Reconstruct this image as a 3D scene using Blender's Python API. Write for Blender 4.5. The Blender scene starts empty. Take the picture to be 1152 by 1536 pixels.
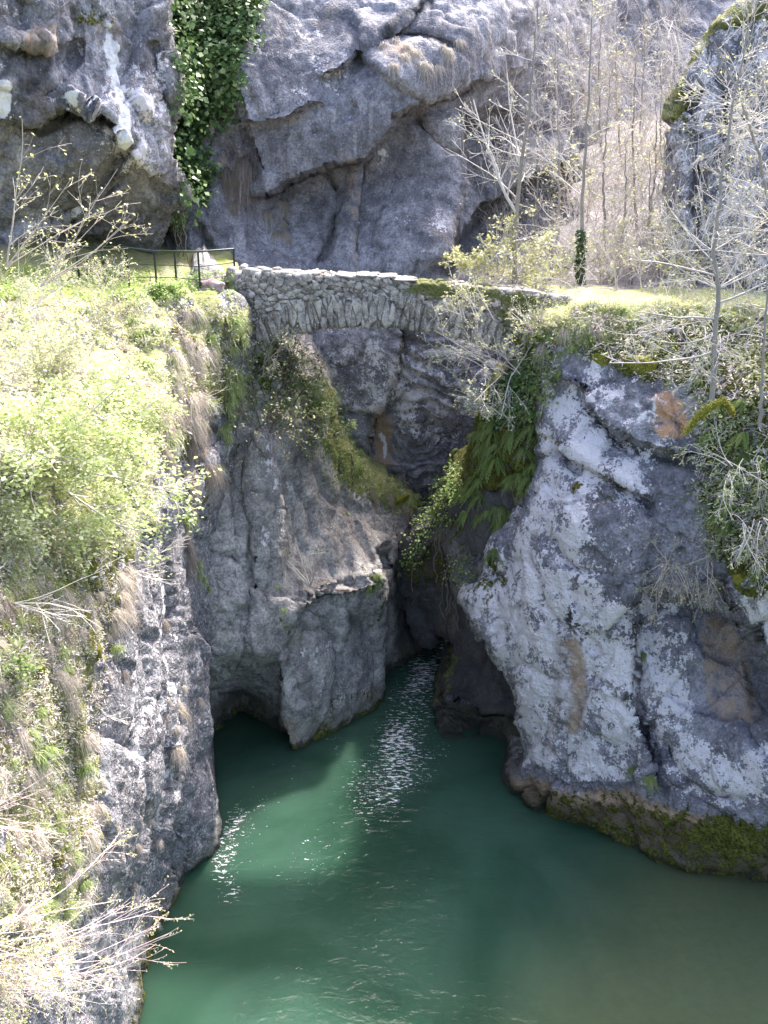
import bpy, math, random
import numpy as np
from mathutils import Vector, Matrix
from mathutils.bvhtree import BVHTree
R = math.radians
random.seed(7); RNG = np.random.default_rng(7)
C = bpy.context.scene.collection
FPX = 1494.0; PITCH = R(20); CAMZ = 20.0
cP, sP = math.cos(PITCH), math.sin(PITCH)

# ---------- survey helpers: a bearing in the photograph and a distance give a point of the place ----------
def rays(px, py):
    cx = (np.asarray(px, float) - 576) / FPX; cy = (768 - np.asarray(py, float)) / FPX
    return np.stack([cx, cP + cy * sP, -sP + cy * cP], -1)
def at(px, py, Y):
    d = rays(px, py); t = np.asarray(Y, float) / d[..., 1]
    p = d * t[..., None]; p[..., 2] += CAMZ
    return p
def at_v(px, py, Y): return Vector(at(px, py, Y))

# ---------- noise ----------
def _h(ix, iy, iz, s):
    with np.errstate(over='ignore'):
        n = (ix.astype(np.int64) * 374761393 + iy.astype(np.int64) * 668265263 + iz.astype(np.int64) * 2147483647 + s * 1274126177) & 0xFFFFFFFF
        n = ((n ^ (n >> 13)) * 1274126177) & 0xFFFFFFFF
        n = ((n ^ (n >> 16)) * 2246822519) & 0xFFFFFFFF
        n = n ^ (n >> 15)
    return (n & 0xFFFFFF) / float(0x1000000)
def vnoise(p, s=0):
    i = np.floor(p).astype(np.int64); f = p - i; u = f * f * f * (f * (f * 6 - 15) + 10)
    r = 0
    for dx in (0, 1):
        wx = u[:, 0] if dx else 1 - u[:, 0]
        for dy in (0, 1):
            wy = u[:, 1] if dy else 1 - u[:, 1]
            for dz in (0, 1):
                wz = u[:, 2] if dz else 1 - u[:, 2]
                r = r + wx * wy * wz * _h(i[:, 0] + dx, i[:, 1] + dy, i[:, 2] + dz, s)
    return r * 2 - 1
def fbm(p, octaves=4, s=0, ridge=False):
    a, t, r = 1.0, 0.0, 0
    for o in range(octaves):
        n = vnoise(p * 2 ** o + o * 17.3, s + o)
        r = r + a * ((1 - 2 * np.abs(n)) if ridge else n); t += a; a *= 0.5
    return r / t
def facets(p, s=0):
    """blocky rock: every Voronoi cell is a tilted plane; returns height and distance to the joint"""
    i0 = np.floor(p).astype(np.int64); best = np.full(len(p), 9.0); sec = np.full(len(p), 9.0); h = np.zeros(len(p))
    for dx in (-1, 0, 1):
        for dy in (-1, 0, 1):
            for dz in (-1, 0, 1):
                c = i0 + np.array([dx, dy, dz])
                x, y, z = c[:, 0], c[:, 1], c[:, 2]
                q = np.stack([c[:, 0] + _h(x, y, z, s + 1), c[:, 1] + _h(x, y, z, s + 2), c[:, 2] + _h(x, y, z, s + 3)], -1)
                d = ((p - q) ** 2).sum(1)
                g = np.stack([_h(x, y, z, s + 4), _h(x, y, z, s + 5), _h(x, y, z, s + 6)], -1) * 2 - 1
                hh = ((p - q) * g).sum(1) + (_h(x, y, z, s + 7) - 0.5) * 0.7
                m = d < best
                sec = np.where(m, best, np.minimum(sec, d)); h = np.where(m, hh, h); best = np.where(m, d, best)
    return h, np.sqrt(sec) - np.sqrt(best)

# ---------- plane geometry ----------
def smooth_poly(pts, closed=True, n=6, jit=0.0, seed=1):
    P = np.array(pts, float); N = len(P); out = []
    rng = random.Random(seed)
    for i in range(N if closed else N - 1):
        if closed: p0, p1, p2, p3 = P[i - 1], P[i], P[(i + 1) % N], P[(i + 2) % N]
        else: p0, p1, p2, p3 = P[max(i - 1, 0)], P[i], P[i + 1], P[min(i + 2, N - 1)]
        for k in range(n):
            t = k / n
            q = 0.5 * ((2 * p1) + (p2 - p0) * t + (2 * p0 - 5 * p1 + 4 * p2 - p3) * t * t + (3 * p1 - p0 - 3 * p2 + p3) * t ** 3)
            out.append(q + np.array([rng.uniform(-jit, jit), rng.uniform(-jit, jit)]))
    if not closed: out.append(P[-1])
    return np.array(out)
def seg_dist(P, poly, closed):
    """nearest distance, nearest point, signed side, arc fraction"""
    n = len(poly); best = np.full(len(P), 1e9); near = np.zeros((len(P), 2)); side = np.zeros(len(P)); frac = np.zeros(len(P))
    m = n if closed else n - 1
    for i in range(m):
        a = poly[i]; b = poly[(i + 1) % n]; ab = b - a; L = (ab ** 2).sum() + 1e-9
        t = np.clip(((P - a) @ ab) / L, 0, 1); q = a + t[:, None] * ab; v = P - q; d = (v ** 2).sum(1)
        k = d < best
        best[k] = d[k]; near[k] = q[k]; side[k] = np.sign(ab[0] * v[k, 1] - ab[1] * v[k, 0]); frac[k] = (i + t[k]) / m
    return np.sqrt(best), near, side, frac
def inside(P, poly):
    r = np.zeros(len(P), bool); n = len(poly); j = n - 1
    for i in range(n):
        a, b = poly[i], poly[j]
        if a[1] != b[1]:
            c = ((a[1] > P[:, 1]) != (b[1] > P[:, 1])) & (P[:, 0] < (b[0] - a[0]) * (P[:, 1] - a[1]) / (b[1] - a[1]) + a[0])
            r ^= c
        j = i
    return r
def tps(ctrl):
    c = np.array(ctrl, float); X = c[:, :2] / 300.0; v = c[:, 2]; n = len(c)
    def K(A, B):
        d2 = ((A[:, None] - B[None]) ** 2).sum(-1); return 0.5 * d2 * np.log(d2 + 1e-12)
    M = np.zeros((n + 3, n + 3)); M[:n, :n] = K(X, X) + np.eye(n) * 1e-3
    M[:n, n] = 1; M[:n, n + 1:] = X; M[n, :n] = 1; M[n + 1:, :n] = X.T
    w = np.linalg.solve(M, np.concatenate([v, [0, 0, 0]]))
    def f(P):
        Q = np.asarray(P, float) / 300.0; out = np.empty(len(Q))
        for i in range(0, len(Q), 20000):
            q = Q[i:i + 20000]; out[i:i + 20000] = K(q, X) @ w[:n] + w[n] + q @ w[n + 1:]
        return out
    return f

def new_mesh(name, V, faces, mat=None, parent=None, smooth=False, attrs=None, mat_ids=None):
    me = bpy.data.meshes.new(name); V = np.asarray(V, np.float32)
    if isinstance(faces, np.ndarray):
        k = faces.shape[1]; m = len(faces)
        me.vertices.add(len(V)); me.vertices.foreach_set('co', V.ravel())
        me.loops.add(m * k); me.loops.foreach_set('vertex_index', faces.astype(np.int32).ravel())
        me.polygons.add(m); me.polygons.foreach_set('loop_start', np.arange(0, m * k, k, dtype=np.int32))
        me.update(calc_edges=True)
    else:
        me.from_pydata([tuple(v) for v in V], [], faces); me.update()
    if smooth: me.polygons.foreach_set('use_smooth', np.ones(len(me.polygons), bool))
    for k, a in (attrs or {}).items():
        at_ = me.attributes.new(k, 'FLOAT', 'POINT'); at_.data.foreach_set('value', np.asarray(a, np.float32))
    if mat is not None:
        for m_ in (mat if isinstance(mat, (list, tuple)) else [mat]): me.materials.append(m_)
    if mat_ids is not None: me.polygons.foreach_set('material_index', np.asarray(mat_ids, np.int32))
    ob = bpy.data.objects.new(name, me); C.objects.link(ob)
    if parent is not None: ob.parent = parent
    return ob
def empty(name, loc=(0, 0, 0)):
    o = bpy.data.objects.new(name, None); o.location = loc; C.objects.link(o); return o
def tag(o, label=None, cat=None, group=None, kind=None):
    if label: o['label'] = label
    if cat: o['category'] = cat
    if group: o['group'] = group
    if kind: o['kind'] = kind
    return o

# ---------- node helper ----------
class NT:
    def __init__(s, name):
        s.m = bpy.data.materials.new(name); s.m.use_nodes = True; s.t = s.m.node_tree; s.t.nodes.clear()
        s.out = s.n('ShaderNodeOutputMaterial')
    def n(s, ty, **kw):
        x = s.t.nodes.new(ty)
        for k, v in kw.items(): setattr(x, k, v)
        return x
    def set(s, sock, v):
        if isinstance(v, bpy.types.NodeSocket): s.t.links.new(v, sock)
        elif isinstance(v, (tuple, list)) and len(v) == 3 and sock.type == 'RGBA': sock.default_value = (*v, 1)
        else: sock.default_value = v
    def math(s, op, a, b=0.0, c=None, clamp=False):
        x = s.n('ShaderNodeMath', operation=op, use_clamp=clamp); s.set(x.inputs[0], a); s.set(x.inputs[1], b)
        if c is not None: s.set(x.inputs[2], c)
        return x.outputs[0]
    def noise(s, vec, scale, detail=4, rough=0.55, dist=0.0):
        x = s.n('ShaderNodeTexNoise'); s.set(x.inputs['Vector'], vec); s.set(x.inputs['Scale'], scale)
        s.set(x.inputs['Detail'], detail); s.set(x.inputs['Roughness'], rough); s.set(x.inputs['Distortion'], dist); return x.outputs['Fac']
    def voro(s, vec, scale, feature='F1', out='Distance'):
        x = s.n('ShaderNodeTexVoronoi', feature=feature); s.set(x.inputs['Vector'], vec); s.set(x.inputs['Scale'], scale); return x.outputs[out]
    def map(s, vec, sc, rot=(0, 0, 0)):
        x = s.n('ShaderNodeMapping'); s.set(x.inputs['Vector'], vec); x.inputs['Scale'].default_value = sc; x.inputs['Rotation'].default_value = rot; return x.outputs[0]
    def ramp(s, v, lo, hi, a=0.0, b=1.0):
        x = s.n('ShaderNodeMapRange'); x.interpolation_type = 'SMOOTHSTEP'
        s.set(x.inputs['Value'], v); s.set(x.inputs['From Min'], lo); s.set(x.inputs['From Max'], hi); s.set(x.inputs['To Min'], a); s.set(x.inputs['To Max'], b); return x.outputs[0]
    def mix(s, f, a, b, mode='MIX'):
        x = s.n('ShaderNodeMix', data_type='RGBA', blend_type=mode); s.set(x.inputs[0], f); s.set(x.inputs[6], a); s.set(x.inputs[7], b); return x.outputs[2]
    def attr(s, name): return s.n('ShaderNodeAttribute', attribute_name=name).outputs['Fac']
    def bump(s, h, strength=0.5, dist=0.1, normal=None):
        x = s.n('ShaderNodeBump'); s.set(x.inputs['Height'], h); x.inputs['Strength'].default_value = strength; x.inputs['Distance'].default_value = dist
        if normal is not None: s.set(x.inputs['Normal'], normal)
        return x.outputs[0]
    def pbsdf(s, col, rough=0.9, spec=0.2, normal=None, **kw):
        x = s.n('ShaderNodeBsdfPrincipled'); s.set(x.inputs['Base Color'], col); s.set(x.inputs['Roughness'], rough); x.inputs['Specular IOR Level'].default_value = spec
        if normal is not None: s.set(x.inputs['Normal'], normal)
        for k, v in kw.items(): s.set(x.inputs[k.replace('_', ' ')], v)
        return x.outputs[0]
    def done(s, sh): s.t.links.new(sh, s.out.inputs[0]); return s.m

def rock_mat(name, dark, light, pale, fleck=0.62, streak=0.5, bump=0.6, warm=(0.34, 0.27, 0.21), lich_scale=1.0):
    T = NT(name); g = T.n('ShaderNodeTexCoord').outputs['Object']
    n1 = T.noise(g, 0.45, 4, 0.6, 0.6); n2 = T.noise(g, 2.6, 6, 0.66); n3 = T.noise(g, 12, 3, 0.6)
    col = T.mix(T.ramp(n1, 0.36, 0.64), dark, light)
    warmf = T.ramp(T.noise(T.map(g, (0.8, 0.8, 0.35)), 0.9, 3, 0.6), 0.52, 0.75)
    col = T.mix(T.math('MULTIPLY', warmf, 0.45), col, warm)
    col = T.mix(T.ramp(n2, 0.3, 0.62, 0.75, 0.0), col, (0.10, 0.097, 0.115))
    st = T.noise(T.map(g, (2.2, 2.2, 0.16)), 1.0, 4, 0.65)
    col = T.mix(T.math('MULTIPLY', T.ramp(st, 0.55, 0.7), streak), col, (0.11, 0.108, 0.13))
    col = T.mix(T.math('MULTIPLY', T.ramp(st, 0.42, 0.3), streak * 0.8), col, pale)
    rg = T.n('ShaderNodeTexNoise', noise_type='RIDGED_MULTIFRACTAL'); T.set(rg.inputs['Vector'], T.map(g, (1, 1, 0.75), (0.3, 0.5, 0))); rg.inputs['Scale'].default_value = 0.85; rg.inputs['Detail'].default_value = 5; rg.inputs['Roughness'].default_value = 0.62; rg.inputs['Lacunarity'].default_value = 2.1
    ridge = T.ramp(rg.outputs['Fac'], 0.25, 1.5)
    col = T.mix(T.ramp(ridge, 0.75, 1.0, 0, 0.55), col, (0.075, 0.07, 0.08))  # crevice shade painted into the colour, following the bump
    # small pale flecks everywhere
    fl = T.noise(g, 7.5, 3, 0.7)
    col = T.mix(T.ramp(fl, fleck, fleck + 0.07, 0, 0.8), col, pale)
    col = T.mix(T.ramp(n3, 0.36, 0.56, 0.42, 0), col, (0.09, 0.085, 0.09)); col = T.mix(T.ramp(n3, 0.56, 0.68, 0, 0.22), col, pale)
    # tan / orange seepage
    col = T.mix(T.ramp(T.math('ADD', T.attr('tan'), T.math('MULTIPLY', T.math('SUBTRACT', n2, 0.5), 0.9)), 0.35, 0.75), col, T.mix(n3, (0.42, 0.25, 0.13), (0.40, 0.33, 0.27)))
    col = T.mix(T.ramp(T.math('ADD', T.attr('orange'), T.math('MULTIPLY', T.math('SUBTRACT', n2, 0.5), 2.0)), 0.45, 0.95), col, T.mix(n3, (0.56, 0.26, 0.10), (0.62, 0.44, 0.33)))
    # dark wet stain, also shade painted under overhangs and in recesses
    dk = T.attr('wet_shade'); col = T.mix(T.ramp(T.math('ADD', dk, T.math('MULTIPLY', T.math('SUBTRACT', n1, 0.5), 0.8)), 0.3, 0.8, 0, 0.85), col, (0.028, 0.027, 0.025))
    # white lichen crust, also paints extra light on the wall under the bridge
    l1 = T.noise(g, 1.2 * lich_scale, 3, 0.6); l2 = T.noise(g, 5.0 * lich_scale, 3, 0.8); l3 = T.noise(g, 15.0, 2, 0.7)
    lv = T.math('ADD', T.math('ADD', T.math('ADD', T.math('MULTIPLY', l1, 0.60), T.math('MULTIPLY', T.math('SUBTRACT', st, 0.5), 0.35)), T.math('MULTIPLY', l2, 0.5)), T.math('MULTIPLY', l3, 0.30))
    la = T.attr('lichen_fill')
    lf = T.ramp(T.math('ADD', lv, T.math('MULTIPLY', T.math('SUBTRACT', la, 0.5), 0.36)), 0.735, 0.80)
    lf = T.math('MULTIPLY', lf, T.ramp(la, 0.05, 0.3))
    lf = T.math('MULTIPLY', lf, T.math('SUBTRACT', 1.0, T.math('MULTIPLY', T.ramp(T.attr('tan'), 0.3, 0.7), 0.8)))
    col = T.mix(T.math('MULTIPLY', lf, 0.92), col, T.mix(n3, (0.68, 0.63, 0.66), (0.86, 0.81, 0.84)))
    # chalk-white flowstone
    wf = T.ramp(T.math('ADD', T.attr('white'), T.math('ADD', T.math('MULTIPLY', T.math('SUBTRACT', n2, 0.5), 1.3), T.math('MULTIPLY', T.math('SUBTRACT', st, 0.5), 1.6))), 0.45, 0.7)
    col = T.mix(wf, col, (0.80, 0.78, 0.80))
    # tide band above the river
    sx = T.n('ShaderNodeSeparateXYZ'); T.set(sx.inputs[0], g); zz = T.math('ADD', sx.outputs[2], T.math('MULTIPLY', T.math('SUBTRACT', n2, 0.5), 1.1))
    col = T.mix(T.ramp(zz, 1.5, 0.5, 0, 0.45), col, (0.15, 0.135, 0.085)); col = T.mix(T.ramp(zz, 0.42, 0.12, 0, 0.85), col, (0.035, 0.035, 0.027))
    # moss
    mn = T.noise(g, 3.2, 4, 0.72); ma = T.attr('moss')
    mf = T.ramp(T.math('ADD', ma, T.math('MULTIPLY', T.math('SUBTRACT', mn, 0.5), 1.8)), 0.42, 0.62)
    mf = T.math('MULTIPLY', mf, T.ramp(ma, 0.02, 0.2))
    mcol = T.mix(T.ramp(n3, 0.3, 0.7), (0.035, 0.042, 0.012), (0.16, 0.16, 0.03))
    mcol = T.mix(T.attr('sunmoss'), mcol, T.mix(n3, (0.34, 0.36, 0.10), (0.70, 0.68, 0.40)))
    col = T.mix(mf, col, mcol)
    h = T.math('ADD', T.math('MULTIPLY', n2, 0.6), T.math('MULTIPLY', n3, 0.5))
    h = T.math('ADD', h, T.math('MULTIPLY', T.ramp(T.voro(T.map(g, (1, 1, 0.6)), 1.1, 'DISTANCE_TO_EDGE'), 0, 0.03), 0.07))
    h = T.math("ADD", h, T.math("MULTIPLY", mf, 0.25))
    h = T.math('ADD', h, T.math('MULTIPLY', fl, 0.35)); h = T.math('SUBTRACT', h, T.math('MULTIPLY', ridge, 0.6))
    nr = T.bump(h, bump, 0.22)
    return T.done(T.pbsdf(col, 0.88, 0.15, nr))

MASKS = ('lichen_fill', 'moss', 'sunmoss', 'tan', 'orange', 'wet_shade', 'white')
SURF = []   # (object, V, quads) of every rock body, for planting
def sheet(name, poly, ctrl, mat, step=3.0, lips=(), cracks=(), rnd=(26, 0.9), disp=(0.5, 0.35, 0.12), fs=(0.4, 0.9), smoothness=0.0, masks=None,
          extr=((0.3, 0.05), (1.2, 0.25), (4, 0.6)), up=0.0, n=5, jit=1.6, seed=1, base_mask=None, radial=True, aniso=(1, 1, 0.6), open_edges=None, vfun=None, afun=None):
    pl = smooth_poly(poly, True, n, jit, seed)
    x0, y0 = pl.min(0) - 2 * step; x1, y1 = pl.max(0) + 2 * step
    xs = np.arange(x0, x1 + step, step); ys = np.arange(y0, y1 + step, step); nx, ny = len(xs), len(ys)
    G = np.stack(np.meshgrid(xs, ys), -1).reshape(-1, 2); ins = inside(G, pl).reshape(ny, nx)
    cell = ins[:-1, :-1] | ins[1:, :-1] | ins[:-1, 1:] | ins[1:, 1:]
    used = np.zeros((ny, nx), bool)
    used[:-1, :-1] |= cell; used[1:, :-1] |= cell; used[:-1, 1:] |= cell; used[1:, 1:] |= cell
    idx = -np.ones(ny * nx, int); uf = used.ravel(); idx[uf] = np.arange(uf.sum())
    P = G[uf].copy(); insu = ins.ravel()[uf]
    d, near, _, _ = seg_dist(P, pl, True)
    P[~insu] = near[~insu]; d[~insu] = 0
    Y = tps(ctrl)(P)
    w, Rr = rnd
    if open_edges is not None:   # rounding only near the true silhouettes
        od = np.full(len(P), 1e9)
        for e in open_edges:
            dd = seg_dist(P, smooth_poly(e, False, 3), False)[0]; od = np.minimum(od, dd)
        dr = np.where(od < 1.2 * w, 1e9, d)
    else: dr = d
    u = np.clip(dr / w, 0, 1); Y = Y + Rr * (1 - np.sqrt(np.clip(1 - (1 - u) ** 2, 0, 1)))
    for (line, a, wa, b, wb) in lips:       # left-hand side (image sense) of the line stands proud by a, the other side falls back by b
        L = smooth_poly(line, False, 4, 1.5, seed + 3); dd, _, sd, fr = seg_dist(P, L, False)
        fade = np.clip(np.minimum(fr, 1 - fr) * 7, 0, 1)
        fade = fade * fade * (3 - 2 * fade)
        Y = Y + fade * np.where(sd < 0, -a * np.exp(-(dd / wa) ** 2), b * np.exp(-(dd / wb) ** 2))
    for (line, dep, cw) in cracks:
        L = smooth_poly(line, False, 4, 1.5, seed + 5); dd, _, sd, fr = seg_dist(P, L, False)
        fade = np.clip(np.minimum(fr, 1 - fr) * 8, 0, 1)
        Y = Y + fade * dep * np.exp(-(dd / cw) ** 2)
    V = at(P[:, 0], P[:, 1], Y)
    iy, ix = np.nonzero(cell)
    q = np.stack([idx[iy * nx + ix], idx[(iy + 1) * nx + ix], idx[(iy + 1) * nx + ix + 1], idx[iy * nx + ix + 1]], 1)
    def normals(V):
        Nn = np.zeros_like(V); fn = np.cross(V[q[:, 2]] - V[q[:, 0]], V[q[:, 3]] - V[q[:, 1]])
        for k in range(4): np.add.at(Nn, q[:, k], fn)
        return Nn / (np.linalg.norm(Nn, axis=1, keepdims=True) + 1e-9)
    Nn = normals(V)
    an = np.array(aniso)
    Q = V * an + seed * 3.1
    warp = np.stack([fbm(Q * 0.6 + 5, 3, seed), fbm(Q * 0.6 + 9, 3, seed + 9), fbm(Q * 0.6 + 2, 3, seed + 20)], -1)
    D = disp[0] * fbm(Q * 0.35, 4, seed)
    h1, e1 = facets(Q * fs[0] + warp * 0.18, seed + 40); h2, e2 = facets(Q * fs[1] + warp * 0.25, seed + 60)
    D += disp[1] * (h1 - 0.35 * np.exp(-(e1 / 0.05) ** 2)) + disp[2] * (h2 - 0.35 * np.exp(-(e2 / 0.06) ** 2))
    h3, e3 = facets(Q * fs[1] * 2.7 + warp * 0.3, seed + 80)
    D += 0.4 * disp[2] * h3 * (1 - smoothness) + 0.06 * fbm(Q * 3.5, 4, seed + 5, ridge=True) * (1 - smoothness)
    if vfun is not None: D += vfun(P, V)
    V = V + Nn * D[:, None]
    # attributes
    A = {k: np.zeros(len(P)) for k in MASKS}
    for k, v in (base_mask or {}).items(): A[k] += v
    for (k, kind, geo, wd, s) in (masks or ()):
        if kind == 'blob':
            cx, cy, rx, ry = geo; r = np.sqrt(((P[:, 0] - cx) / rx) ** 2 + ((P[:, 1] - cy) / ry) ** 2); A[k] += s * np.clip((1.25 - r) / max(wd, 1e-3), 0, 1)
        elif kind == 'line':
            L = smooth_poly(geo, False, 4, 2, 3); dd = seg_dist(P, L, False)[0]; A[k] += s * np.exp(-(dd / wd) ** 2)
        elif kind == 'poly':
            L = smooth_poly(geo, True, 4, 2, 3); dd = seg_dist(P, L, True)[0]; ii = inside(P, L); A[k] += s * np.clip(0.5 + np.where(ii, dd, -dd) / wd, 0, 1)
    if afun is not None: A.update(afun(P, V))
    # rim carried back so the body has thickness
    from collections import Counter
    E = np.concatenate([q[:, [0, 1]], q[:, [1, 2]], q[:, [2, 3]], q[:, [3, 0]]]); key = np.sort(E, 1)
    code = key[:, 0].astype(np.int64) * len(V) + key[:, 1]; uq, inv, cnt = np.unique(code, return_inverse=True, return_counts=True)
    be = E[cnt[inv] == 1]; bv = np.unique(be); mp = -np.ones(len(V), int); mp[bv] = np.arange(len(bv))
    Vs = [V]; faces = [q]; prev = bv; base = len(V); cen = pl.mean(0)
    for (dy, out_) in extr:
        p = V[bv].copy()
        if radial:
            hd = p[:, :2] / np.linalg.norm(p[:, :2], axis=1, keepdims=True); p[:, :2] += hd * dy
        else: p[:, 1] += dy
        nr = Nn[bv]; p[:, 0] -= nr[:, 0] * out_ * 0.6 ; p[:, 2] -= out_ * 0.15
        p[:, 2] += up * dy
        pq = p * an + seed
        p += np.stack([fbm(pq, 3, seed + 11), np.zeros(len(p)), fbm(pq * 1.1, 3, seed + 12)], -1) * min(0.3, 0.06 * dy) 
        cur = np.arange(len(bv)) + base
        faces.append(np.stack([be[:, 0] if prev is bv else prev[mp[be[:, 0]]], cur[mp[be[:, 0]]], cur[mp[be[:, 1]]], be[:, 1] if prev is bv else prev[mp[be[:, 1]]]], 1))
        Vs.append(p); base += len(bv); prev = cur
    Vall = np.concatenate(Vs); F = np.concatenate(faces)
    attrs = {k: np.concatenate([a] + [a[bv]] * len(extr)) for k, a in A.items()}
    ob = new_mesh(name, Vall, F, mat, smooth=False, attrs=attrs)
    me = ob.data; me.polygons.foreach_set('use_smooth', np.ones(len(me.polygons), bool))
    SURF.append((ob, Vall, F))
    return ob
# ================= materials of the setting =================
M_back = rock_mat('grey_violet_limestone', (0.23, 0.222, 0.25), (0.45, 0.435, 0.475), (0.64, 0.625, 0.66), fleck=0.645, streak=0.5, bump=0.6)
M_left = rock_mat('streaked_limestone', (0.23, 0.222, 0.245), (0.41, 0.40, 0.425), (0.64, 0.62, 0.65), fleck=0.56, streak=0.6, bump=0.9)
M_smooth = rock_mat('water_worn_limestone', (0.36, 0.335, 0.315), (0.56, 0.525, 0.50), (0.68, 0.65, 0.63), fleck=0.63, streak=0.4, bump=0.6, warm=(0.58, 0.48, 0.38))
M_lich = rock_mat('lichened_limestone', (0.22, 0.21, 0.245), (0.40, 0.385, 0.43), (0.62, 0.60, 0.65), fleck=0.62, streak=0.3, bump=0.8)
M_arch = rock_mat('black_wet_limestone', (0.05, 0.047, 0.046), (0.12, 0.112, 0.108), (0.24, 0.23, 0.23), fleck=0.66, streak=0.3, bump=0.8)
M_dark = rock_mat('wet_dark_limestone', (0.11, 0.105, 0.10), (0.24, 0.23, 0.22), (0.38, 0.36, 0.36), fleck=0.66, streak=0.3, bump=0.8)

# ================= A: cliff at the back =================
ctrlA = [(-150, 0, 47), (-150, 450, 45), (200, 0, 44), (320, 100, 40.5), (300, 330, 40), (250, 450, 40), (150, 300, 44), (450, 50, 42), (600, 100, 41.3), (480, 190, 41.2), (560, 30, 43), (600, -100, 46), (400, 250, 41.6),
  (700, 60, 42.5), (780, 10, 45), (450, 340, 41.6), (600, 300, 41.5), (640, 380, 40.8), (500, 400, 40.4), (400, 400, 39.5), (760, 350, 46), (720, 200, 44.5), (850, 130, 51), (850, 400, 47), (950, 300, 55), (950, 420, 52), (950, 50, 61),
  (1150, 100, 61), (1300, 0, 64), (1300, 400, 52), (1100, 400, 52), (300, -200, 46), (700, -240, 53), (1150, -240, 75), (500, 550, 38.7), (600, 700, 39.2), (680, 650, 40), (750, 600, 39.2), (650, 800, 40.5), (560, 760, 40), (700, 950, 44), (400, 600, 38.5), (400, 1000, 43), (850, 700, 42), (850, 1000, 44), (620, 1010, 44), (850, 500, 45)]
def ripple(P, V):   # water-scalloped wall right of the ridge, below the bridge
    w = np.exp(-(((P[:, 0] - 650) / 62) ** 2 + ((P[:, 1] - 610) / 150) ** 2) ** 2)
    n = fbm(V * 0.7, 3, 71)
    return w * 0.34 * np.abs(np.sin(V[:, 2] * 5.2 + V[:, 0] * 2.0 + n * 6.5)) ** 1.5
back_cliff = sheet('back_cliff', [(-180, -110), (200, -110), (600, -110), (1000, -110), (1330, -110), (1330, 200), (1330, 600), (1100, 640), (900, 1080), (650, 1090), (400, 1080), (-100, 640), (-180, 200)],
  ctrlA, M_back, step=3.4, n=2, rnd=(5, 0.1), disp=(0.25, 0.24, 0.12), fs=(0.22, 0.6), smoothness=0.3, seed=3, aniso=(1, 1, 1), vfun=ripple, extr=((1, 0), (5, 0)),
  lips=[([(362, 292), (400, 290), (440, 268), (500, 246), (548, 236), (580, 196), (612, 163), (660, 146), (735, 118), (800, 98)], 1.25, 130, 1.2, 90),
        ([(672, 420), (680, 350), (694, 290), (692, 230), (690, 160)], 0.9, 60, 2.6, 60),
        ([(672, 410), (690, 350), (720, 310), (770, 280), (830, 250), (880, 235)], 0.8, 50, 1.8, 60),
        ([(470, 120), (520, 100), (560, 62), (600, 40), (650, -10)], 0.35, 30, 0.35, 40),
        ([(352, 190), (400, 186), (440, 176), (480, 150)], 0.4, 30, 0.3, 30),
        ([(560, 700), (572, 640), (588, 580), (598, 530), (602, 480)], 0.1, 20, 0.5, 60),
        ([(535, 400), (530, 330), (538, 280), (540, 240)], 0.1, 20, 0.5, 30)],
  cracks=[([(490, 250), (505, 300), (498, 360), (470, 400)], 0.7, 5), ([(560, 60), (640, 55), (700, 80)], 0.5, 6), ([(560, 60), (520, 130), (530, 180)], 0.35, 6),
          ([(430, 260), (428, 330), (440, 390)], 0.4, 6), ([(620, 170), (655, 215), (690, 235)], 0.5, 6), ([(300, 330), (310, 380), (330, 410)], 0.5, 8), ([(720, 160), (780, 190), (840, 200)], 0.6, 7)],
  masks=[('wet_shade', 'line', [(360, 300), (400, 296), (440, 276), (500, 254), (548, 244), (588, 202), (620, 172), (660, 153), (735, 127), (800, 108)], 9, 0.45),  # shade under the overhang lips and in cracks painted into the colour
         ('wet_shade', 'line', [(686, 160), (690, 240), (684, 330), (676, 410)], 7, 0.55), ('wet_shade', 'line', [(680, 410), (700, 355), (730, 318), (780, 290), (850, 250)], 16, 0.4),
         ('wet_shade', 'blob', (490, 330, 22, 50), .6, .5), ('wet_shade', 'line', [(560, 70), (600, 30), (650, -10)], 7, 0.7),
         ('tan', 'line', [(528, 240), (530, 320), (534, 400)], 13, 0.5), ('tan', 'line', [(570, 610), (578, 700)], 14, 0.5), ('tan', 'blob', (600, 660, 40, 60), .8, 0.35), ('tan', 'blob', (350, 250, 40, 40), .6, 0.45),
         ('white', 'line', [(576, 655), (579, 690)], 4, 0.7), ('white', 'blob', (575, 235, 12, 14), .5, 0.55), ('white', 'line', [(668, 170), (682, 200)], 4, 0.6), ('white', 'line', [(326, 160), (316, 195)], 5, 1.0),
         ('lichen_fill', 'blob', (640, 330, 70, 70), .8, 0.42), ('lichen_fill', 'blob', (450, 100, 150, 140), .8, 0.34), ('lichen_fill', 'blob', (640, 90, 60, 50), .6, 0.4), ('lichen_fill', 'blob', (540, 570, 90, 120), .8, .62), ('lichen_fill', 'blob', (670, 600, 80, 130), .8, .55), ('tan', 'blob', (630, 520, 40, 40), .8, .25), ('tan', 'blob', (620, 70, 50, 30), 1, 0.4), ('tan', 'blob', (600, 90, 30, 20), .5, 0.35),  # two lichen blobs below the bridge lighten the shaded wall by colour
         ('moss', 'line', [(604, 490), (596, 560)], 7, 0.5), ('moss', 'blob', (900, 150, 80, 120), .8, 0.35), ('moss', 'blob', (920, 330, 90, 120), .8, 0.35), ('tan', 'blob', (920, 300, 130, 160), .8, 0.5), ('moss', 'blob', (300, 440, 60, 14), .5, 0.5),
         ('wet_shade', 'blob', (1000, 60, 60, 70), .8, .45), ('wet_shade', 'blob', (560, 640, 16, 60), .6, .4)])

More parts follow.
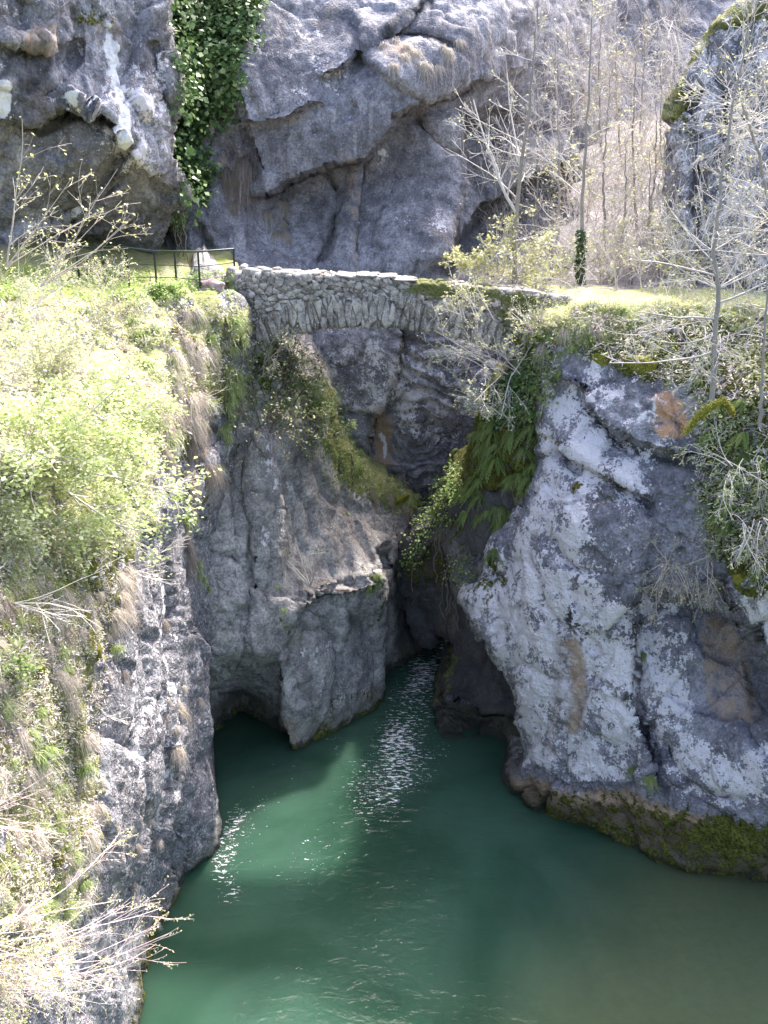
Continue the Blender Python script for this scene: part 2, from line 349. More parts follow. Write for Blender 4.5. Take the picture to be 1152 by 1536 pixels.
# ================= B: upper left cliff =================
ctrlB = [(0, 0, 31), (-180, 0, 28), (-180, 400, 31), (100, 100, 33), (200, 50, 34.3), (250, 110, 35.2), (268, 200, 35.6), (200, 240, 33.8), (110, 250, 33.2), (250, 290, 36), (270, 300, 36.6), (225, 360, 37.8), (150, 380, 38), (0, 300, 32.5), (0, 400, 34), (70, 400, 36.5), (60, -150, 33), (230, -150, 36)]
upper_left_cliff = sheet('upper_left_cliff', [(-180, -110), (238, -110), (250, -20), (262, 60), (276, 110), (272, 160), (264, 200), (268, 250), (278, 292), (262, 325), (246, 345), (232, 400), (180, 470), (0, 480), (-180, 480)],
  ctrlB, M_back, step=3.2, rnd=(24, 1.0), disp=(0.22, 0.30, 0.16), fs=(0.35, 1.0), seed=11, aniso=(1, 1, 0.8), extr=((0.5, .1), (2, 0.1), (7, 0.2)),
  lips=[([(-20, 180), (40, 186), (75, 170), (110, 152), (140, 160), (175, 190), (200, 238), (235, 268), (276, 292)], 0.35, 60, 0.8, 70), ([(-20, 60), (60, 70), (120, 60)], 0.3, 30, 0.4, 30)],
  cracks=[([(60, 330), (140, 290), (210, 200)], 0.5, 6), ([(20, 380), (110, 330), (190, 260)], 0.5, 5), ([(230, 60), (240, 130), (262, 190)], 0.5, 6), ([(100, 0), (120, 60), (90, 120), (60, 150)], 0.3, 6)],
  base_mask={'lichen_fill': 0.30},
  masks=[('white', 'line', [(172, 70), (182, 120), (186, 170), (182, 228)], 12, 0.95), ('white', 'line', [(165, 30), (172, 70)], 9, 0.7), ('white', 'blob', (2, 150, 14, 30), .5, 0.9), ('white', 'blob', (245, 160, 14, 10), .4, 0.6),
         ('white', 'line', [(75, 152), (110, 145)], 6, .7), ('white', 'line', [(105, 320), (160, 262)], 6, 0.5), ('lichen_fill', 'blob', (200, 180, 60, 90), .7, 0.4), ('tan', 'blob', (165, 45, 28, 30), .6, 0.5), ('tan', 'blob', (60, 60, 40, 30), .6, 0.5),
         ('wet_shade', 'blob', (60, 165, 80, 40), .6, 0.6), ('wet_shade', 'blob', (40, 95, 50, 40), .6, 0.6), ('wet_shade', 'line', [(60, 200), (130, 178), (190, 240)], 10, 0.7), ('wet_shade', 'blob', (250, 140, 18, 25), .6, .5), ('moss', 'blob', (140, 20, 50, 20), .6, .5)])

# ================= D: near left wall with its grassy shoulder =================
ctrlD = [(350, 445, 29.8), (250, 450, 29), (100, 455, 28), (0, 455, 27), (-250, 460, 25), (345, 560, 29.8), (250, 560, 26.2), (120, 560, 23), (0, 560, 20.5), (-200, 560, 17.5),
  (330, 700, 29.2), (280, 700, 26), (200, 700, 22), (100, 700, 18.5), (0, 700, 16.5), (-200, 700, 13.5), (310, 850, 28), (250, 850, 23.8), (180, 850, 19.6), (80, 850, 16.3), (0, 850, 14.8), (-200, 850, 12),
  (305, 1000, 26.5), (250, 1000, 22.4), (180, 1000, 18), (90, 1000, 14.9), (0, 1000, 13.3), (-200, 1000, 11), (310, 1120, 25.6), (250, 1150, 21), (160, 1150, 16.6), (0, 1150, 12.6), (-200, 1150, 10.2),
  (325, 1270, 24.9), (290, 1290, 24.3), (268, 1312, 23.8), (250, 1342, 23.0), (228, 1430, 20.9), (207, 1536, 18.6), (200, 1300, 18.3), (325, 1400, 25), (290, 1420, 24.5), (150, 1400, 15.8), (150, 1536, 14.8), (0, 1400, 11.6), (0, 1536, 11), (-200, 1300, 9.9), (-200, 1700, 9.3), (100, 1750, 13), (215, 1700, 18.5), (300, 1600, 24)]
near_left_cliff = sheet('near_left_cliff', [(-240, 448), (0, 446), (100, 448), (200, 444), (280, 443), (350, 443), (368, 490), (368, 540), (355, 600), (345, 660), (332, 740), (322, 830), (312, 930), (304, 1020), (303, 1090), (311, 1150), (320, 1210), (329, 1262), (326, 1300), (322, 1400), (300, 1500), (280, 1760), (-240, 1760)],
  ctrlD, M_left, step=3.0, rnd=(22, 0.9), disp=(0.45, 0.28, 0.13), fs=(0.5, 1.3), seed=21, aniso=(1.2, 0.8, 0.42), extr=((0.4, .1), (2, 0.2), (12, 0.3)),
  open_edges=[[(-240, 448), (-240, 1760), (280, 1760)]],
  lips=[([(262, 1400), (250, 1320), (262, 1220), (250, 1120)], 0.0, 12, 0.3, 30), ([(345, 640), (300, 700), (250, 740), (205, 790)], 0.35, 40, 0.35, 40)],
  cracks=[([(252, 870), (254, 950), (256, 1030)], -0.12, 4), ([(165, 900), (160, 1000), (140, 1100), (130, 1250)], 0.4, 10), ([(232, 780), (225, 900), (235, 1000)], 0.25, 5), ([(290, 760), (285, 900), (275, 1050), (285, 1200)], 0.35, 8)],
  base_mask={'lichen_fill': 0.33},
  masks=[('white', 'line', [(253, 880), (255, 950), (257, 1040)], 3.5, 0.9), ('white', 'line', [(215, 1130), (232, 1095)], 5, .55), ('white', 'blob', (300, 740, 12, 25), .6, .5), ('lichen_fill', 'blob', (240, 1130, 50, 130), .8, 0.2),
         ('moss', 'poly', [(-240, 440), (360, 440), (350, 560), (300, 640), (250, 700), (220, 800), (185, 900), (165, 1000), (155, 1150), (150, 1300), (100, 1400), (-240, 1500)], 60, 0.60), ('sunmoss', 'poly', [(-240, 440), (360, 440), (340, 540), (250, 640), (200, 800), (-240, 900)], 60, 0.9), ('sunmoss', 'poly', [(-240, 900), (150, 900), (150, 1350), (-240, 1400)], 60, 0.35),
         ('moss', 'line', [(300, 500), (310, 560), (345, 600)], 18, 0.4), ('moss', 'line', [(205, 1536), (240, 1380), (262, 1330), (310, 1292)], 14, 0.55), ('moss', 'line', [(285, 620), (290, 700), (312, 800)], 16, 0.4), ('tan', 'line', [(285, 690), (290, 800), (285, 950), (290, 1150)], 14, 0.4),
         ('tan', 'poly', [(-100, 850), (130, 900), (140, 1350), (-100, 1450)], 80, 0.45), ('wet_shade', 'line', [(240, 700), (280, 680), (320, 640)], 14, .6), ('wet_shade', 'line', [(330, 1290), (270, 1320), (248, 1350), (205, 1545)], 10, .4)])

# ================= E: water-worn buttress in the middle =================
ctrlE = [(350, 470, 31.5), (400, 560, 31.6), (390, 650, 30.6), (330, 650, 30.4), (330, 800, 29.5), (400, 800, 30), (440, 650, 31.8), (480, 700, 33), (450, 800, 31.6), (500, 850, 32), (560, 750, 36), (620, 760, 38), (645, 780, 39), (570, 850, 33.4), (580, 900, 33.2), (540, 930, 32.4), (575, 1042, 33.9), (604, 1005, 35.8), (430, 1000, 30.0), (432, 1123, 30.45), (440, 1060, 30.0), (395, 1015, 29.5), (320, 1000, 29.0), (360, 1104, 31.3), (310, 1106, 31.2), (350, 1060, 32.4), (385, 1075, 31.7), (480, 1101, 31.2), (530, 1070, 32.4), (660, 957, 38.8), (620, 900, 36.4), (640, 870, 37.2), (432, 1250, 31.2), (330, 1250, 32), (560, 1200, 34), (680, 1100, 40), (500, 600, 35), (440, 520, 33), (270, 900, 29), (270, 1200, 31)]
middle_buttress = sheet('middle_buttress', [(280, 440), (355, 428), (372, 480), (420, 500), (452, 520), (480, 560), (500, 610), (512, 660), (545, 700), (590, 728), (628, 748), (650, 790), (662, 830), (668, 900), (670, 950), (672, 1000), (672, 1120), (560, 1240), (430, 1260), (280, 1260), (262, 900)],
  ctrlE, M_smooth, step=2.8, rnd=(20, 0.9), disp=(0.45, 0.24, 0.10), fs=(0.45, 1.1), smoothness=0.25, seed=31, aniso=(1, 1, 0.5), extr=((0.4, .1), (1.5, 0.2), (6, 0.3)),
  open_edges=[[(262, 430), (262, 1260), (672, 1260)]],
  lips=[([(304, 1062), (325, 1032), (360, 1012), (395, 1002), (440, 985)], 0.4, 40, 0.55, 45),
        ([(420, 975), (416, 1030), (424, 1080), (432, 1130), (440, 1190)], 0.35, 30, 0.7, 60),
        ([(578, 1040), (578, 990), (585, 930), (580, 870), (560, 820)], 0.45, 30, 1.1, 40),
        ([(425, 940), (460, 912), (500, 900), (550, 888), (580, 870)], 0.5, 40, 0.1, 30), ([(590, 850), (560, 858), (500, 862), (460, 880)], 0.1, 20, .35, 30),
        ([(425, 870), (420, 760), (412, 690), (400, 630)], 0.45, 34, 0.45, 50), ([(372, 640), (368, 720), (380, 800), (376, 900)], 0.15, 26, .15, 24)],
  cracks=[([(470, 930), (500, 985), (490, 1070)], 0.45, 13), ([(540, 920), (556, 980), (550, 1040)], 0.5, 12), ([(360, 900), (352, 960), (330, 1010)], 0.35, 14), ([(500, 760), (520, 830), (515, 880)], 0.3, 10), ([(340, 640), (345, 740), (350, 850)], 0.3, 8), ([(455, 930), (445, 1000), (455, 1060)], 0.25, 9), ([(470, 700), (500, 750), (560, 770)], 0.4, 8), ([(520, 760), (545, 810), (560, 850)], 0.3, 6)],
  base_mask={'lichen_fill': 0.12},
  masks=[('moss', 'line', [(480, 1100), (500, 1050), (545, 1040)], 10, .5), ('moss', 'line', [(320, 1095), (400, 1100), (450, 1118), (570, 1050), (640, 1000)], 9, .55), ('moss', 'blob', (370, 1070, 55, 35), .6, .38), ('wet_shade', 'blob', (360, 1080, 62, 48), .6, 0.62), ('wet_shade', 'line', [(320, 1110), (430, 1128), (575, 1044), (660, 960)], 7, .5),  # cave blob paints shade to deepen the recess; waterline is wet
         ('wet_shade', 'poly', [(590, 840), (680, 820), (680, 960), (600, 1000), (590, 920)], 20, 0.75), ('wet_shade', 'blob', (455, 650, 45, 110), .8, 0.55), ('wet_shade', 'blob', (370, 540, 20, 50), .6, 1.0), ('wet_shade', 'blob', (535, 925, 25, 20), .6, 0.25),  # shade of the far side and the recess behind the rib painted dark
         ('tan', 'blob', (535, 780, 60, 40), 1, 0.22), ('tan', 'line', [(400, 650), (400, 800)], 16, .3), ('tan', 'blob', (430, 1100, 20, 30), .6, .5), ('tan', 'blob', (500, 830, 90, 60), 1, .28), ('tan', 'blob', (470, 960, 60, 80), 1, .28), ('wet_shade', 'line', [(455, 905), (450, 980), (470, 1080)], 12, .5), ('wet_shade', 'line', [(530, 930), (545, 1000)], 14, .5), ('wet_shade', 'line', [(345, 880), (340, 990)], 12, .35), ('wet_shade', 'line', [(500, 770), (505, 850)], 14, .4), ('lichen_fill', 'blob', (480, 1000, 80, 80), 1, .3), ('white', 'line', [(560, 672), (580, 690)], 5, .5), ('white', 'line', [(538, 735), (548, 760)], 5, .6),
         ('moss', 'poly', [(480, 560), (520, 640), (560, 690), (640, 740), (660, 800), (600, 770), (520, 730), (480, 650)], 20, 0.7), ('sunmoss', 'poly', [(480, 560), (520, 640), (560, 690), (640, 740), (650, 780), (600, 770), (520, 730), (480, 650)], 20, 0.35),
         ('moss', 'blob', (420, 560, 50, 60), .7, .55), ('moss', 'line', [(545, 850), (575, 880), (570, 930)], 9, .5), ('moss', 'line', [(415, 900), (430, 950)], 7, .4), ('tan', 'line', [(500, 885), (545, 886)], 8, .5), ('lichen_fill', 'blob', (400, 750, 50, 120), .7, .25)])

# ================= H: dark natural arch =================
ctrlH = [(600, 830, 35.5), (640, 830, 34.6), (700, 850, 32), (655, 930, 35.5), (690, 940, 34), (700, 1000, 33), (665, 1030, 32.6), (652, 1098, 31.3), (720, 1112, 31.0), (775, 1110, 30.5), (760, 1000, 31.2), (800, 900, 31), (740, 1060, 31.6), (800, 1200, 31.5), (650, 1220, 32), (730, 790, 31)]
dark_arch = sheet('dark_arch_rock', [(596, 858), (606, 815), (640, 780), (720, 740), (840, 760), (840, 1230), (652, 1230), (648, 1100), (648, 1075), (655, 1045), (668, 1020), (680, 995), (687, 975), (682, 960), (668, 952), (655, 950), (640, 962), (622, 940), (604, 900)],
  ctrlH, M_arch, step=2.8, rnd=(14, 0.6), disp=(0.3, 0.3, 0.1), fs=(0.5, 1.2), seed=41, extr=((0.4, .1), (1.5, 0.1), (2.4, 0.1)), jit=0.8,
  lips=[([(646, 1046), (672, 1050), (720, 1066), (790, 1072)], 0.6, 16, 0.6, 40)],
  masks=[('moss', 'line', [(686, 985), (668, 1030), (655, 1052)], 5, .62), ('sunmoss', 'line', [(686, 985), (668, 1030), (655, 1052)], 7, .3), ('tan', 'blob', (740, 1085, 50, 25), .7, .3), ('lichen_fill', 'blob', (720, 960, 50, 50), .6, .22), ('moss', 'blob', (640, 850, 40, 40), .7, .5)])

# ================= G: ferny shoulder right of the arch =================
ctrlG = [(800, 470, 29.8), (830, 520, 29.4), (740, 600, 31), (700, 700, 32), (650, 770, 33.6), (616, 840, 34.6), (720, 830, 31), (780, 750, 29.6), (820, 640, 29.0), (690, 880, 30.6), (830, 850, 29.5), (760, 950, 30.5), (700, 480, 32), (850, 420, 30)]
fern_shoulder = sheet('fern_shoulder_rock', [(860, 470), (800, 500), (765, 560), (738, 585), (712, 618), (700, 655), (690, 700), (668, 732), (645, 762), (626, 790), (610, 842), (628, 846), (650, 820), (672, 850), (684, 900), (740, 960), (840, 960), (870, 700)],
  ctrlG, M_dark, step=3, rnd=(20, 0.8), disp=(0.4, 0.3, 0.1), fs=(0.5, 1.2), seed=51, base_mask={'moss': 0.35}, extr=((0.4, .1), (1.5, 0.2), (4, 0.3)),
  masks=[('moss', 'blob', (720, 680, 90, 120), .8, .4)])

# ================= F: big right-hand rock =================
ctrlF = [(780, 478, 30.2), (830, 470, 29.6), (1000, 464, 28.8), (1152, 468, 27.8), (1350, 478, 26), (820, 560, 28.8), (950, 560, 27.4), (1100, 560, 26), (1300, 560, 23.5), (815, 700, 28.3), (950, 700, 26.4), (1080, 700, 25), (1300, 700, 21.5), (720, 850, 29.4), (800, 850, 27.3), (950, 850, 25.6), (1080, 850, 24.6), (1152, 850, 22.6), (1300, 850, 19.5),
  (690, 895, 29.4), (740, 960, 28.0), (800, 1000, 26.8), (950, 1000, 25.3), (1100, 1000, 24.7), (1300, 1000, 20.5), (790, 1120, 27.6), (900, 1120, 25.5), (1050, 1120, 24.2), (1152, 1120, 22.9), (762, 1172, 28.4), (800, 1212, 26.95), (870, 1241, 26.1), (960, 1276, 24.9), (1020, 1300, 24.3), (1080, 1319, 23.7), (1152, 1323, 23.5), (1350, 1335, 23.2), (900, 1200, 25.3), (1050, 1230, 23.7), (1152, 1230, 22.8),
  (800, 1330, 28.5), (1000, 1430, 26), (1350, 1500, 25), (760, 1260, 29.5), (850, 780, 26.8)]
right_rock = sheet('right_cliff', [(768, 486), (800, 474), (850, 468), (920, 463), (1000, 461), (1090, 463), (1200, 468), (1370, 476), (1370, 1520), (1150, 1520), (1000, 1480), (860, 1400), (780, 1330), (752, 1230), (752, 1180), (762, 1156), (786, 1138), (777, 1108), (772, 1062), (764, 1032), (738, 990), (712, 950), (697, 920), (684, 900), (690, 880), (712, 850), (722, 820), (738, 800), (760, 792), (772, 766), (792, 735), (800, 705), (806, 660), (806, 620), (806, 560), (796, 520)],
  ctrlF, M_lich, step=2.9, rnd=(20, 0.8), disp=(0.25, 0.26, 0.13), fs=(0.42, 1.0), smoothness=0.2, seed=61, aniso=(0.9, 1, 0.75), extr=((0.5, .1), (2, 0.1), (14, 0.2)), jit=1.0,
  open_edges=[[(1370, 400), (1370, 1520), (750, 1520)]],
  lips=[([(820, 560), (870, 590), (930, 650), (985, 672), (1040, 700)], 0.12, 50, 0.45, 50),
        ([(1075, 800), (1080, 850), (1110, 920), (1152, 1000), (1200, 1060)], 0, 20, 0, 20),
        ([(1085, 860), (1112, 925), (1145, 985), (1190, 1060)], 0.9, 50, 1.1, 60),
        ([(985, 1180), (965, 1120), (948, 1060), (958, 1000), (962, 930), (948, 870)], 0.3, 40, 0.6, 30),
        ([(826, 640), (870, 690), (930, 720), (985, 765)], 0.2, 30, .35, 25), ([(960, 870), (1010, 900), (1060, 905), (1100, 925)], 0.35, 40, 0.6, 40),
        ([(770, 1120), (790, 1143), (850, 1170), (920, 1172), (980, 1180)], 0.1, 20, -0.15, 30)],
  cracks=[([(868, 925), (880, 960), (895, 985)], 0.15, 6), ([(850, 690), (905, 745), (950, 830)], 0.25, 5), ([(700, 900), (760, 950), (800, 960)], 0.0, 5), ([(735, 840), (745, 920), (740, 970)], 0.3, 9), ([(1000, 1100), (1040, 1180), (1130, 1200)], 0.4, 8), ([(830, 800), (860, 850), (930, 860)], 0.25, 6), ([(870, 590), (900, 640), (960, 690)], 0.3, 5)],
  base_mask={'lichen_fill': 0.42},
  masks=[('lichen_fill', 'poly', [(830, 590), (870, 620), (960, 700), (1000, 770), (900, 740), (890, 850), (930, 900), (955, 1000), (940, 1160), (850, 1170), (790, 1130), (760, 1010), (690, 900), (700, 860), (770, 780), (810, 680)], 40, 0.43),
         ('lichen_fill', 'poly', [(965, 920), (1030, 940), (1040, 1080), (1100, 1130), (1152, 1120), (1160, 1200), (1040, 1200), (960, 1060)], 40, 0.34), ('lichen_fill', 'poly', [(1100, 880), (1152, 860), (1300, 900), (1152, 990)], 20, 0.4), ('lichen_fill', 'blob', (900, 580, 40, 40), .6, 0.35),
         ('lichen_fill', 'poly', [(1000, 690), (1100, 700), (1080, 880), (990, 880), (960, 800)], 30, -0.4), ('lichen_fill', 'poly', [(760, 1170), (850, 1178), (960, 1180), (1050, 1210), (1160, 1225), (1300, 1300), (1100, 1500), (750, 1400)], 14, -0.9), ('lichen_fill', 'poly', [(1045, 920), (1110, 930), (1160, 1020), (1160, 1110), (1050, 1090)], 18, -0.5),
         ('tan', 'poly', [(760, 1172), (850, 1182), (960, 1190), (1050, 1220), (1160, 1240), (1300, 1300), (1100, 1500), (750, 1400)], 30, 0.75), ('wet_shade', 'poly', [(758, 1180), (850, 1200), (960, 1205), (1050, 1230), (1160, 1240), (1300, 1300), (1100, 1500), (750, 1400)], 30, 0.66),
         ('moss', 'poly', [(800, 1190), (900, 1190), (960, 1190), (1050, 1215), (1160, 1230), (1300, 1300), (1100, 1500), (850, 1400)], 40, 0.52), ('moss', 'blob', (1100, 1250, 60, 30), .6, .3), ('wet_shade', 'line', [(760, 1182), (800, 1222), (870, 1250), (960, 1286), (1080, 1330), (1200, 1332)], 9, .5),
         ('tan', 'line', [(862, 970), (868, 1030), (864, 1090)], 16, 0.75), ('tan', 'line', [(835, 960), (832, 1130)], 16, 0.5), ('tan', 'line', [(800, 800), (800, 850)], 8, 0.5), ('wet_shade', 'line', [(850, 900), (852, 980), (848, 1060)], 9, .42), ('wet_shade', 'line', [(905, 1000), (900, 1090)], 8, .38), ('wet_shade', 'line', [(740, 900), (755, 960)], 10, .45), ('wet_shade', 'line', [(1010, 940), (1015, 1050)], 10, .4), ('wet_shade', 'line', [(868, 1040), (872, 1095)], 6, .5), ('wet_shade', 'line', [(858, 925), (880, 955)], 10, .7),
         ('wet_shade', 'poly', [(900, 880), (950, 880), (965, 1000), (945, 1050), (925, 980)], 20, .5), ('wet_shade', 'line', [(945, 1050), (975, 1130), (1000, 1190)], 12, .7), ('wet_shade', 'poly', [(1110, 980), (1160, 1020), (1160, 1120), (1120, 1080)], 20, .5), ('wet_shade', 'line', [(860, 600), (930, 665), (1030, 700)], 12, .7), ('wet_shade', 'line', [(850, 685), (930, 730), (985, 770)], 10, .55),
         ('tan', 'poly', [(1050, 930), (1110, 940), (1140, 1080), (1060, 1070)], 20, .55), ('tan', 'poly', [(985, 1010), (940, 1000), (960, 1060), (990, 1080)], 14, .4), ('white', 'poly', [(948, 590), (980, 592), (984, 636), (955, 644)], 8, 0.4), ('orange', 'poly', [(980, 585), (1015, 588), (1034, 635), (1014, 662), (976, 645)], 14, 0.85), ('tan', 'poly', [(950, 590), (1030, 590), (1030, 660), (960, 650)], 10, .35),
         ('moss', 'poly', [(760, 470), (1370, 440), (1370, 700), (1152, 850), (1060, 830), (1040, 700), (1040, 590), (940, 565), (850, 530), (780, 540)], 22, 0.62), ('sunmoss', 'line', [(800, 466), (920, 460), (1152, 462)], 16, 1.0), ('sunmoss', 'poly', [(800, 440), (950, 440), (940, 495), (820, 510)], 14, 0.8), ('moss', 'poly', [(800, 440), (960, 440), (940, 495), (820, 510)], 14, 0.8), ('moss', 'blob', (730, 870, 25, 50), .6, .5), ('moss', 'blob', (900, 740, 60, 30), .6, .35), ('moss', 'blob', (1130, 870, 40, 40), .6, .6), ('moss', 'line', [(950, 870), (970, 960)], 10, .4), ('wet_shade', 'poly', [(1090, 840), (1152, 820), (1200, 850), (1110, 890)], 20, .5)])

# ================= I: tall rock pillar on the right =================
ctrlI = [(1020, 300, 34), (1010, 470, 34), (1152, 300, 32), (1060, 80, 35.5), (1152, 50, 34), (1350, 0, 31), (1350, 450, 29.5), (1100, 450, 32.5)]
right_pillar = sheet('right_rock_pillar', [(1008, 520), (1006, 430), (1004, 350), (1008, 260), (1002, 200), (1006, 150), (1030, 105), (1046, 66), (1075, 35), (1120, 8), (1180, -20), (1380, -60), (1380, 520)],
  ctrlI, M_left, step=3.2, rnd=(26, 1.2), disp=(0.4, 0.45, 0.2), fs=(0.4, 1.0), seed=71, aniso=(1, 1, 0.4), extr=((0.5, .1), (1.5, 0.3), (2.5, 1.2)), base_mask={'lichen_fill': .56},
  cracks=[([(1050, 120), (1045, 250), (1040, 400)], 0.9, 10), ([(1090, 100), (1085, 300)], 0.6, 8)],
  masks=[('moss', 'line', [(1005, 170), (1030, 110), (1046, 80), (1075, 45), (1120, 20), (1180, 0), (1300, -30)], 18, .72), ('sunmoss', 'line', [(1000, 170), (1026, 105), (1042, 74), (1072, 36), (1120, 10)], 9, .5), ('moss', 'blob', (1030, 180, 22, 40), .8, .45), ('wet_shade', 'line', [(1030, 140), (1050, 180), (1045, 260)], 9, .6), ('wet_shade', 'blob', (1085, 75, 25, 20), .6, .5), ('tan', 'blob', (1020, 330, 20, 120), .6, .4)])
for o in (back_cliff, upper_left_cliff, near_left_cliff, middle_buttress, dark_arch, fern_shoulder, right_rock, right_pillar): o['kind'] = 'structure'

# ================= ground terraces behind the edges =================
T = NT('grassy_earth'); g = T.n('ShaderNodeTexCoord').outputs['Object']
n = T.noise(g, 1.2, 6, 0.65); n2 = T.noise(g, 9, 5, 0.7)
col = T.mix(T.ramp(n, 0.35, 0.65), (0.20, 0.26, 0.06), (0.34, 0.29, 0.20)); col = T.mix(T.ramp(n2, 0.35, 0.7, 0, 0.7), col, (0.42, 0.42, 0.17))
M_earth = T.done(T.pbsdf(col, 0.95, 0.1, T.bump(n2, 0.8, 0.1)))
def terrace(name, x0, x1, y0, y1, zf, s, drop, mat=None):
    xs = np.arange(x0, x1, 0.14); ys = np.arange(y0, y1, 0.16); X, Yy = np.meshgrid(xs, ys)
    Z = zf(X, Yy); P = np.stack([X.ravel(), Yy.ravel(), Z.ravel()], -1)
    keep = drop(X, Yy).ravel()
    P[:, 2] += 0.14 * fbm(P * np.array([0.9, 0.9, 0]) + s, 5, s)
    nx, ny = len(xs), len(ys); i = (np.arange(ny - 1)[:, None] * nx + np.arange(nx - 1)[None]).ravel()
    q = np.stack([i, i + 1, i + nx + 1, i + nx], 1); q = q[keep[q].all(1)]
    o = new_mesh(name, P, q, mat or M_earth, smooth=True); o['kind'] = 'structure'; SURF.append((o, P, q)); return o
terrace('left_path_ground', -16, -3.6, 25, 44, lambda X, Y: 15.93 + 0.045 * (Y - 30) + np.clip(-8.5 - X, 0, 9) * 0.25 - np.clip(29.8 + (X + 4.5) * 0.42 - Y, 0, 2) * 1.1 - 3.0 * np.clip(X + 4.75 + 0.3 * np.sin(Y * 1.7) + np.clip(Y - 33, 0, 9) * 0.22, 0, 3), 5,
  lambda X, Y: (X + 4.75 + 0.3 * np.sin(Y * 1.7) + np.clip(Y - 33, 0, 9) * 0.22 < 0.35) & (Y > 29.2 + (X + 4.5) * 0.42))
T = NT('leaf_litter_earth'); g = T.n('ShaderNodeTexCoord').outputs['Object']
n = T.noise(g, 1.4, 5, 0.65); n2 = T.noise(g, 9, 4, 0.7)
col = T.mix(T.ramp(n, 0.35, 0.65), (0.24, 0.215, 0.22), (0.38, 0.35, 0.35)); col = T.mix(T.ramp(n2, 0.35, 0.7, 0, 0.7), col, (0.24, 0.21, 0.19))
sp = T.n('ShaderNodeSeparateXYZ'); T.set(sp.inputs[0], g)
front = T.ramp(T.math('ADD', sp.outputs[1], T.math('MULTIPLY', T.math('SUBTRACT', n, 0.5), 5)), 32.6, 31.4)
col = T.mix(front, col, T.mix(n2, (0.40, 0.42, 0.14), (0.70, 0.68, 0.42)))
M_litter = T.done(T.pbsdf(col, 0.95, 0.1, T.bump(n2, 0.8, 0.1)))
terrace('right_woodland_ground', 2.6, 32, 26.5, 64, lambda X, Y: 15.86 + np.clip(Y - 33.5, 0, 40) * 0.24 - np.clip(29.95 - (X - 4.1) * 0.22 - Y, 0, 2) * 1.1 - 3.0 * np.clip(5.1 + np.clip(Y - 31, 0, 60) * 0.24 + 0.5 * np.sin(Y * 1.1) - X, 0, 4), 6,
  lambda X, Y: (5.1 + np.clip(Y - 31, 0, 60) * 0.24 + 0.5 * np.sin(Y * 1.1) - X < 0.4) & (Y > 29.35 - (X - 4.1) * 0.22), M_litter)

# ================= river =================
T = NT('green_river_water'); g = T.n('ShaderNodeTexCoord').outputs['Object']
sep = T.n('ShaderNodeSeparateXYZ'); T.set(sep.inputs[0], g); X, Yc = sep.outputs[0], sep.outputs[1]
mott = T.noise(T.map(g, (0.22, 0.22, 1)), 1.0, 4, 0.5, 0.6)
col = T.mix(T.ramp(mott, 0.3, 0.7), (0.026, 0.070, 0.043), (0.054, 0.118, 0.080))
fl = T.noise(T.map(g, (0.5, 0.12, 1), (0, 0, R(-12))), 1.0, 5, 0.6, 0.8)
col = T.mix(T.ramp(fl, 0.5, 0.75, 0, 0.35), col, (0.055, 0.095, 0.075))
# gravel bed showing through where the pool shallows
shal = T.math('ADD', T.math('ADD', T.math('MULTIPLY', X, 0.16), T.math('MULTIPLY', Yc, -0.115)), T.math('MULTIPLY', T.math('SUBTRACT', mott, 0.5), 0.9))
col = T.mix(T.ramp(shal, -2.1, -1.15, 0, 0.85), col, T.mix(T.noise(g, 3, 5, 0.6), (0.082, 0.105, 0.052), (0.125, 0.145, 0.078)))
# sun glints painted white into the water colour, gathered in a band
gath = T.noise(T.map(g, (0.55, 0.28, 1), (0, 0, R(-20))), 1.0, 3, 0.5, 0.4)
cur = T.attr('glint_zone')  # band of the painted sun glints, also of choppier ripples
gl = T.math('ADD', T.noise(T.map(g, (4.0, 11, 1), (0, 0, R(8))), 1.0, 4, 0.75, 0.6), T.math('MULTIPLY', T.ramp(gath, 0.42, 0.72), 0.085))
gl = T.math('ADD', gl, T.math('MULTIPLY', cur, 0.20))
glints = T.math('MULTIPLY', T.ramp(gl, 0.77, 0.80), T.ramp(cur, 0.03, 0.2))
col = T.mix(glints, col, (0.9, 0.93, 0.93))
w1 = T.noise(T.map(g, (1.0, 1.6, 1)), 1.6, 3, 0.5, 0.5); w2 = T.noise(g, 7, 3, 0.6, 0.5)
h = T.math('ADD', w1, T.math('MULTIPLY', w2, 0.25)); h = T.math('MULTIPLY', h, T.math('ADD', T.math('MULTIPLY', cur, 1.6), 0.5))
rough = T.math('ADD', 0.06, T.math('MULTIPLY', glints, 0.8))
x = T.n('ShaderNodeBsdfPrincipled'); T.set(x.inputs['Base Color'], col); T.set(x.inputs['Roughness'], rough); x.inputs['IOR'].default_value = 1.333; x.inputs['Subsurface Weight'].default_value = 0.85; x.inputs['Subsurface Radius'].default_value = (0.5, 1.3, 1.0); x.inputs['Subsurface Scale'].default_value = 2.6; T.set(x.inputs['Normal'], T.bump(h, 0.55, 0.10))
M_water = T.done(x.outputs[0])
xs = np.concatenate([np.arange(-60, -12, 4), np.arange(-12, 16, 0.25), np.arange(16, 62, 4)]); ys = np.concatenate([np.arange(-30, 10, 4), np.arange(10, 50, 0.25), np.arange(50, 90, 4)])
Xg, Yg = np.meshgrid(xs, ys); Pw = np.stack([Xg.ravel(), Yg.ravel(), 0 * Xg.ravel()], -1)
nx = len(xs); i = (np.arange(len(ys) - 1)[:, None] * nx + np.arange(nx - 1)[None]).ravel()
d = Pw.copy(); d[:, 2] -= CAMZ; cz = d[:, 1] * cP - d[:, 2] * sP; cy = d[:, 1] * sP + d[:, 2] * cP
ppx = 576 + FPX * d[:, 0] / np.maximum(cz, 1); ppy = 768 - FPX * cy / np.maximum(cz, 1)
PP = np.stack([ppx, ppy], -1); glint_w = np.zeros(len(Pw))
